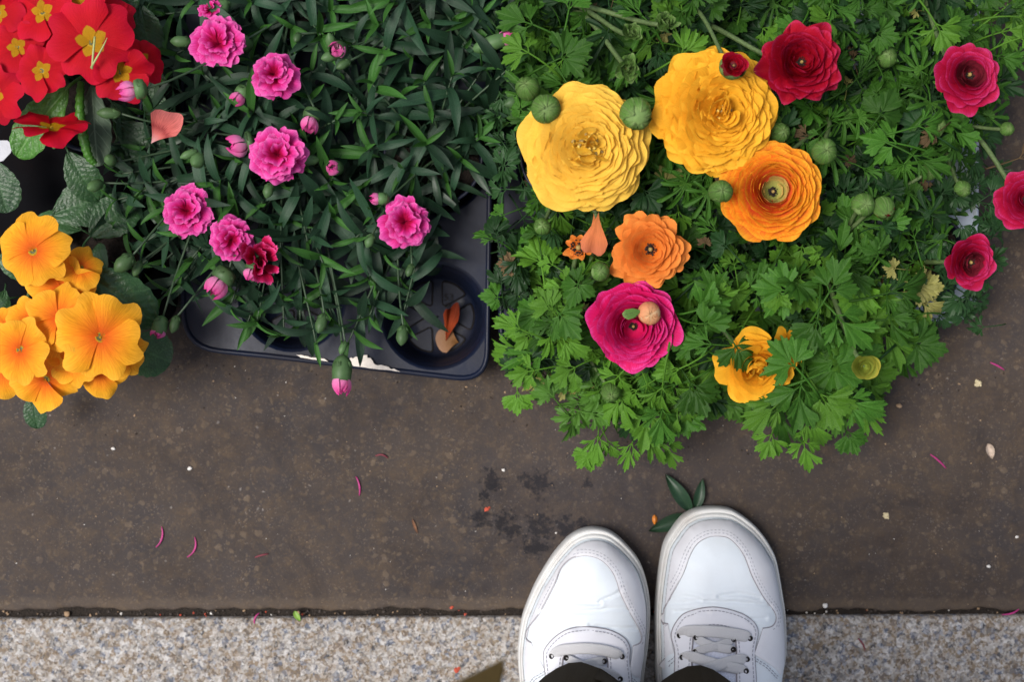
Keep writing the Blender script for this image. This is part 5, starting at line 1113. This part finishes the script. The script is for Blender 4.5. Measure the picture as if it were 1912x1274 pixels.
    def stitch(curve, off, side, z0):
        C = np.array(curve); Tn = np.gradient(C, axis=0); Tn /= np.linalg.norm(Tn, axis=1)[:, None] + 1e-12; C = C + np.stack([-Tn[:, 1], Tn[:, 0]], 1) * off * side
        sl_ = np.r_[0, np.cumsum(np.linalg.norm(np.diff(C, axis=0), axis=1))]; s = 0
        while s + .0022 < sl_[-1]:
            mx, my = np.interp(s, sl_, C[:, 0]), np.interp(s, sl_, C[:, 1])
            if not in_poly(mx, my, inner) or seg_dist(np.array([mx]), np.array([my]), inner)[0] < .003: s += .0034; continue
            xs = np.interp([s, s + .0011, s + .0022], sl_, C[:, 0]); ys = np.interp([s, s + .0011, s + .0022], sl_, C[:, 1]); zz = zf(xs, ys) + z0 + np.array([0, .0003, 0])
            v, f, _ = tube([(a - cz.x, b - cz.y, c) for a, b, c in zip(xs, ys, zz)], .00032, 4, 1, False); st.add(v, f); s += .0034
    vc = V_; stitch(vc[4:-4], .0024, 1, .0018); stitch(vc[6:-6], .0046, 1, .0018)
    n_ = len(E); stitch(E, .0022, -1, .0033); stitch(SL[2:-2], .0022, 1, .0033); stitch(L_, .002, -1, .0018); stitch(Rr, .002, -1, .0018); stitch(L_, .0038, -1, .0018); stitch(Rr, .0038, -1, .0018)
    put('stitching', st.mesh('stitching', MAT['thread']), cz, o)
    # crossing seam over the toe flex
    for (pl_, wd, arch) in laces:
        Cz = zc(pl_); w = W(crom(Cz, 5)); n = len(w); V = []; F = []; UV = []; C = np.array(w); Tn = np.gradient(C, axis=0); Tn /= np.linalg.norm(Tn, axis=1)[:, None]; Nn = np.stack([-Tn[:, 1], Tn[:, 0]], 1)
        L0 = np.r_[0, np.cumsum(np.linalg.norm(np.diff(C, axis=0), axis=1))]; hw = S(wd * 1.22, .08) / 2; zb = zf(C[:, 0], C[:, 1]) + .0036
        prof = [(-1, 0), (-.9, .5), (-.45, .55), (.45, .55), (.9, .5), (1, 0), (.6, -.5), (-.6, -.5)]
        for i in range(n):
            t_ = i / (n - 1); e = min(1, min(t_, 1 - t_) / .12); ww = hw * (.55 + .45 * e); za = zb[i] + arch * math.sin(math.pi * t_) ** .6 - .002 * (1 - e)
            for a, b in prof:
                V.append((C[i, 0] + Nn[i, 0] * a * ww - cz.x, C[i, 1] + Nn[i, 1] * a * ww - cz.y, za + b * .0011)); UV.append((a * .5 + .5, L0[i] / .03))
        m_ = len(prof)
        for i in range(n - 1):
            for k in range(m_): F.append((i * m_ + k, i * m_ + (k + 1) % m_, (i + 1) * m_ + (k + 1) % m_, (i + 1) * m_ + k))
        put('lace', mesh('lace', V, F, MAT['lace'], uv=UV), cz, o)
        for q in (w[1], w[-2]):
            v, f = lathe([(.0024, -.0005), (.0024, .0006), (.0016, .001), (.0013, .0002), (.0001, -.0006)], 12); zq = float(zf([q[0]], [q[1]])[0]) + .0034
            put('eyelet', mesh('eyelet', v, f, MAT['mud']), Vector((q[0], q[1], zq)), o)
    return o
shoe([(1106, 985), (1132, 989), (1152, 1001), (1169, 1017), (1185, 1036), (1197, 1057), (1207, 1090), (1212, 1125), (1212, 1165), (1208, 1211), (1200, 1274), (1190, 1400), (1175, 1500), (1140, 1590), (1085, 1612), (1030, 1585), (1000, 1500), (985, 1400), (971, 1274), (968, 1211), (975, 1155), (986, 1122), (1000, 1090), (1011, 1070), (1022, 1052), (1034, 1034), (1049, 1016), (1064, 1001), (1083, 990)],
     [(160, 1050), (132, 1025), (140, 970), (200, 890), (250, 800), (300, 700), (330, 625), (380, 572), (440, 550), (500, 550), (565, 575), (620, 630), (650, 690), (672, 760), (720, 860), (770, 950), (793, 1010), (785, 1050), (745, 1070)],
     [(250, 1500), (245, 1274), (232, 1130), (245, 1075), (305, 1010), (380, 970), (470, 958), (600, 975), (690, 1020), (725, 1080), (722, 1150), (735, 1274), (740, 1500)],
     [(340, 1500), (338, 1274), (340, 1140), (380, 1105), (470, 1092), (560, 1105), (598, 1140), (600, 1274), (602, 1500)],
     [([(270, 1128), (320, 1090), (400, 1078), (480, 1075), (570, 1085), (640, 1105), (685, 1128)], 17, .002), ([(350, 1128), (420, 1160), (500, 1190), (600, 1215), (680, 1260)], 13, -.0005), ([(590, 1150), (500, 1165), (420, 1200), (340, 1235), (270, 1260)], 16, .0012)],
     [(105, 1290), (160, 1235), (232, 1195)], [(722, 1225), (760, 1245), (815, 1300)], [[(1008, 1150), (1050, 1143), (1100, 1140), (1140, 1136), (1178, 1138)], [(1120, 1122), (1142, 1113), (1153, 1108), (1162, 1100)], [(1040, 1130), (1075, 1124), (1120, 1126)], [(1020, 1175), (1060, 1168), (1105, 1172)], [(1100, 1165), (1150, 1172), (1190, 1176)]], 'left white sneaker with crease across the toe', P(1095, 1200, .08).x)
shoe([(1331, 946), (1359, 949), (1376, 957), (1393, 969), (1407, 981), (1421, 997), (1433, 1015), (1445, 1039), (1452, 1070), (1457, 1100), (1464, 1150), (1465, 1217), (1457, 1274), (1450, 1400), (1430, 1500), (1395, 1590), (1345, 1615), (1290, 1590), (1255, 1500), (1240, 1400), (1226, 1274), (1224, 1217), (1223, 1152), (1226, 1104), (1232, 1055), (1238, 1022), (1245, 1004), (1255, 988), (1266, 973), (1278, 961), (1300, 950)],
     [(945, 942), (912, 930), (908, 885), (950, 805), (1000, 710), (1035, 640), (1070, 545), (1110, 480), (1170, 442), (1230, 434), (1290, 444), (1345, 490), (1390, 560), (1430, 665), (1495, 785), (1555, 865), (1567, 915), (1545, 955), (1490, 968)],
     [(985, 1500), (982, 1274), (985, 1100), (965, 1000), (1000, 920), (1060, 872), (1200, 845), (1340, 872), (1425, 920), (1460, 985), (1442, 1100), (1450, 1274), (1455, 1500)],
     [(1075, 1500), (1078, 1274), (1085, 1040), (1110, 980), (1210, 955), (1310, 980), (1335, 1040), (1340, 1274), (1342, 1500)],
     [([(1005, 1008), (1040, 980), (1120, 975), (1210, 978), (1310, 990), (1380, 1005), (1418, 1022)], 18, .002), ([(1095, 1010), (1160, 1050), (1240, 1075), (1330, 1085)], 14, -.0008), ([(1330, 1020), (1240, 1060), (1160, 1080), (1090, 1100)], 13, -.0004), ([(1015, 1130), (1080, 1125), (1160, 1150), (1230, 1170), (1330, 1190), (1400, 1210)], 17, .0008), ([(1405, 1140), (1340, 1140), (1260, 1160), (1180, 1190), (1090, 1225), (1010, 1262)], 17, .0022)],
     [(893, 1180), (925, 1138), (978, 1105)], [(1440, 1115), (1520, 1165), (1590, 1235)], [[(1255, 1132), (1300, 1122), (1350, 1122), (1400, 1126), (1440, 1133)], [(1250, 1128), (1280, 1116), (1305, 1118)], [(1395, 1155), (1430, 1156)], [(1262, 1146), (1290, 1140), (1320, 1140)], [(1340, 1112), (1380, 1108), (1420, 1118)]], 'right white sneaker with stained toe crease', P(1335, 1200, .08).x)
# trousers and coat
MAT['trouser'] = plain('dark_brown_cloth', (.03, .021, .01), .85, .3, 800, .5, .0006, .15); MAT['coat'] = plain('olive_brown_cloth', (.085, .058, .02), .85, .25, 500, .5, .001, .15)
def leg(cx, fy, z0, x1, label):
    V = []; F = []; n = 36; rows = [(z0, .058, .082, 0), (z0 + .003, .061, .085, 0), (z0 + .06, .064, .085, -.012), (.3, .07, .085, -.03), (.5, .078, .09, -.05), (.75, .09, .1, -.06), (.92, .1, .11, -.06)]
    for i, (z, a, b, dy) in enumerate(rows):
        t = i / (len(rows) - 1); x = cx + (x1 - cx) * t
        for k in range(n):
            q = 2 * math.pi * k / n; w = 1 + .03 * math.sin(3 * q + z * 20) + .015 * math.sin(7 * q + z * 31)
            V.append((x + a * w * math.cos(q), fy - .082 + dy + b * w * math.sin(q), z + (.006 * math.sin(q * 2 + 1) if i < 2 else 0) - (.02 * (1 - math.sin(q)) if i < 2 else 0)))
    for i in range(len(rows) - 1):
        for k in range(n): F.append((i * n + k, i * n + (k + 1) % n, (i + 1) * n + (k + 1) % n, (i + 1) * n + k))
    # inner face of the hem
    o_ = len(V); V += [(v[0] * .0 + cx + (v[0] - cx) * .94, v[1] + (fy - .082 - v[1]) * .05, v[2] + .03) for v in V[:n]]
    for k in range(n): F.append((k, o_ + k, o_ + (k + 1) % n, (k + 1) % n))
    return put('trouser_leg', mesh('trouser_leg', V, F, MAT['trouser']), None, person, label)
leg(P(1103, 1252, .1).x, P(1103, 1251, .1).y, .098, .02, None); leg(P(1318, 1258, .1).x, P(1318, 1257, .1).y, .098, .14, None)
# open coat: a draped shell round the hips whose front corner swings forward
V = []; F = []; n = 44; rows = 14; cxx, cyy = .08, -.46
for i in range(rows):
    z = .52 + .45 * i / (rows - 1); k_ = 1 - i / (rows - 1)
    for j in range(n + 1):
        q = math.radians(118 + 304 * j / n)
        a = .21 + .05 * k_; b = .15 + .05 * k_; w = 1 + .05 * k_ * math.sin(6 * q + 1.3)
        x, y = cxx + a * w * math.cos(q), cyy + b * w * math.sin(q)
        if j < 9:                                            # the front edge swinging out
            e = min(1, (9 - j) / 5) * k_ ** 1.2; tx, ty = P(944, 1229, .52).x - .016 * j, P(944, 1229, .52).y - .008 * j; x += (tx - x) * e; y += (ty - y) * e
        V.append((x, y, z))
for i in range(rows - 1):
    for j in range(n): a = i * (n + 1) + j; F.append((a, a + 1, a + n + 2, a + n + 1))
o_ = len(V); V += [(x * 1., y - .004, z + .002) for x, y, z in V]; F += [tuple(k + o_ for k in f[::-1]) for f in F[:(rows - 1) * n]]
put('coat', mesh('coat', V, F, MAT['coat']), None, person)
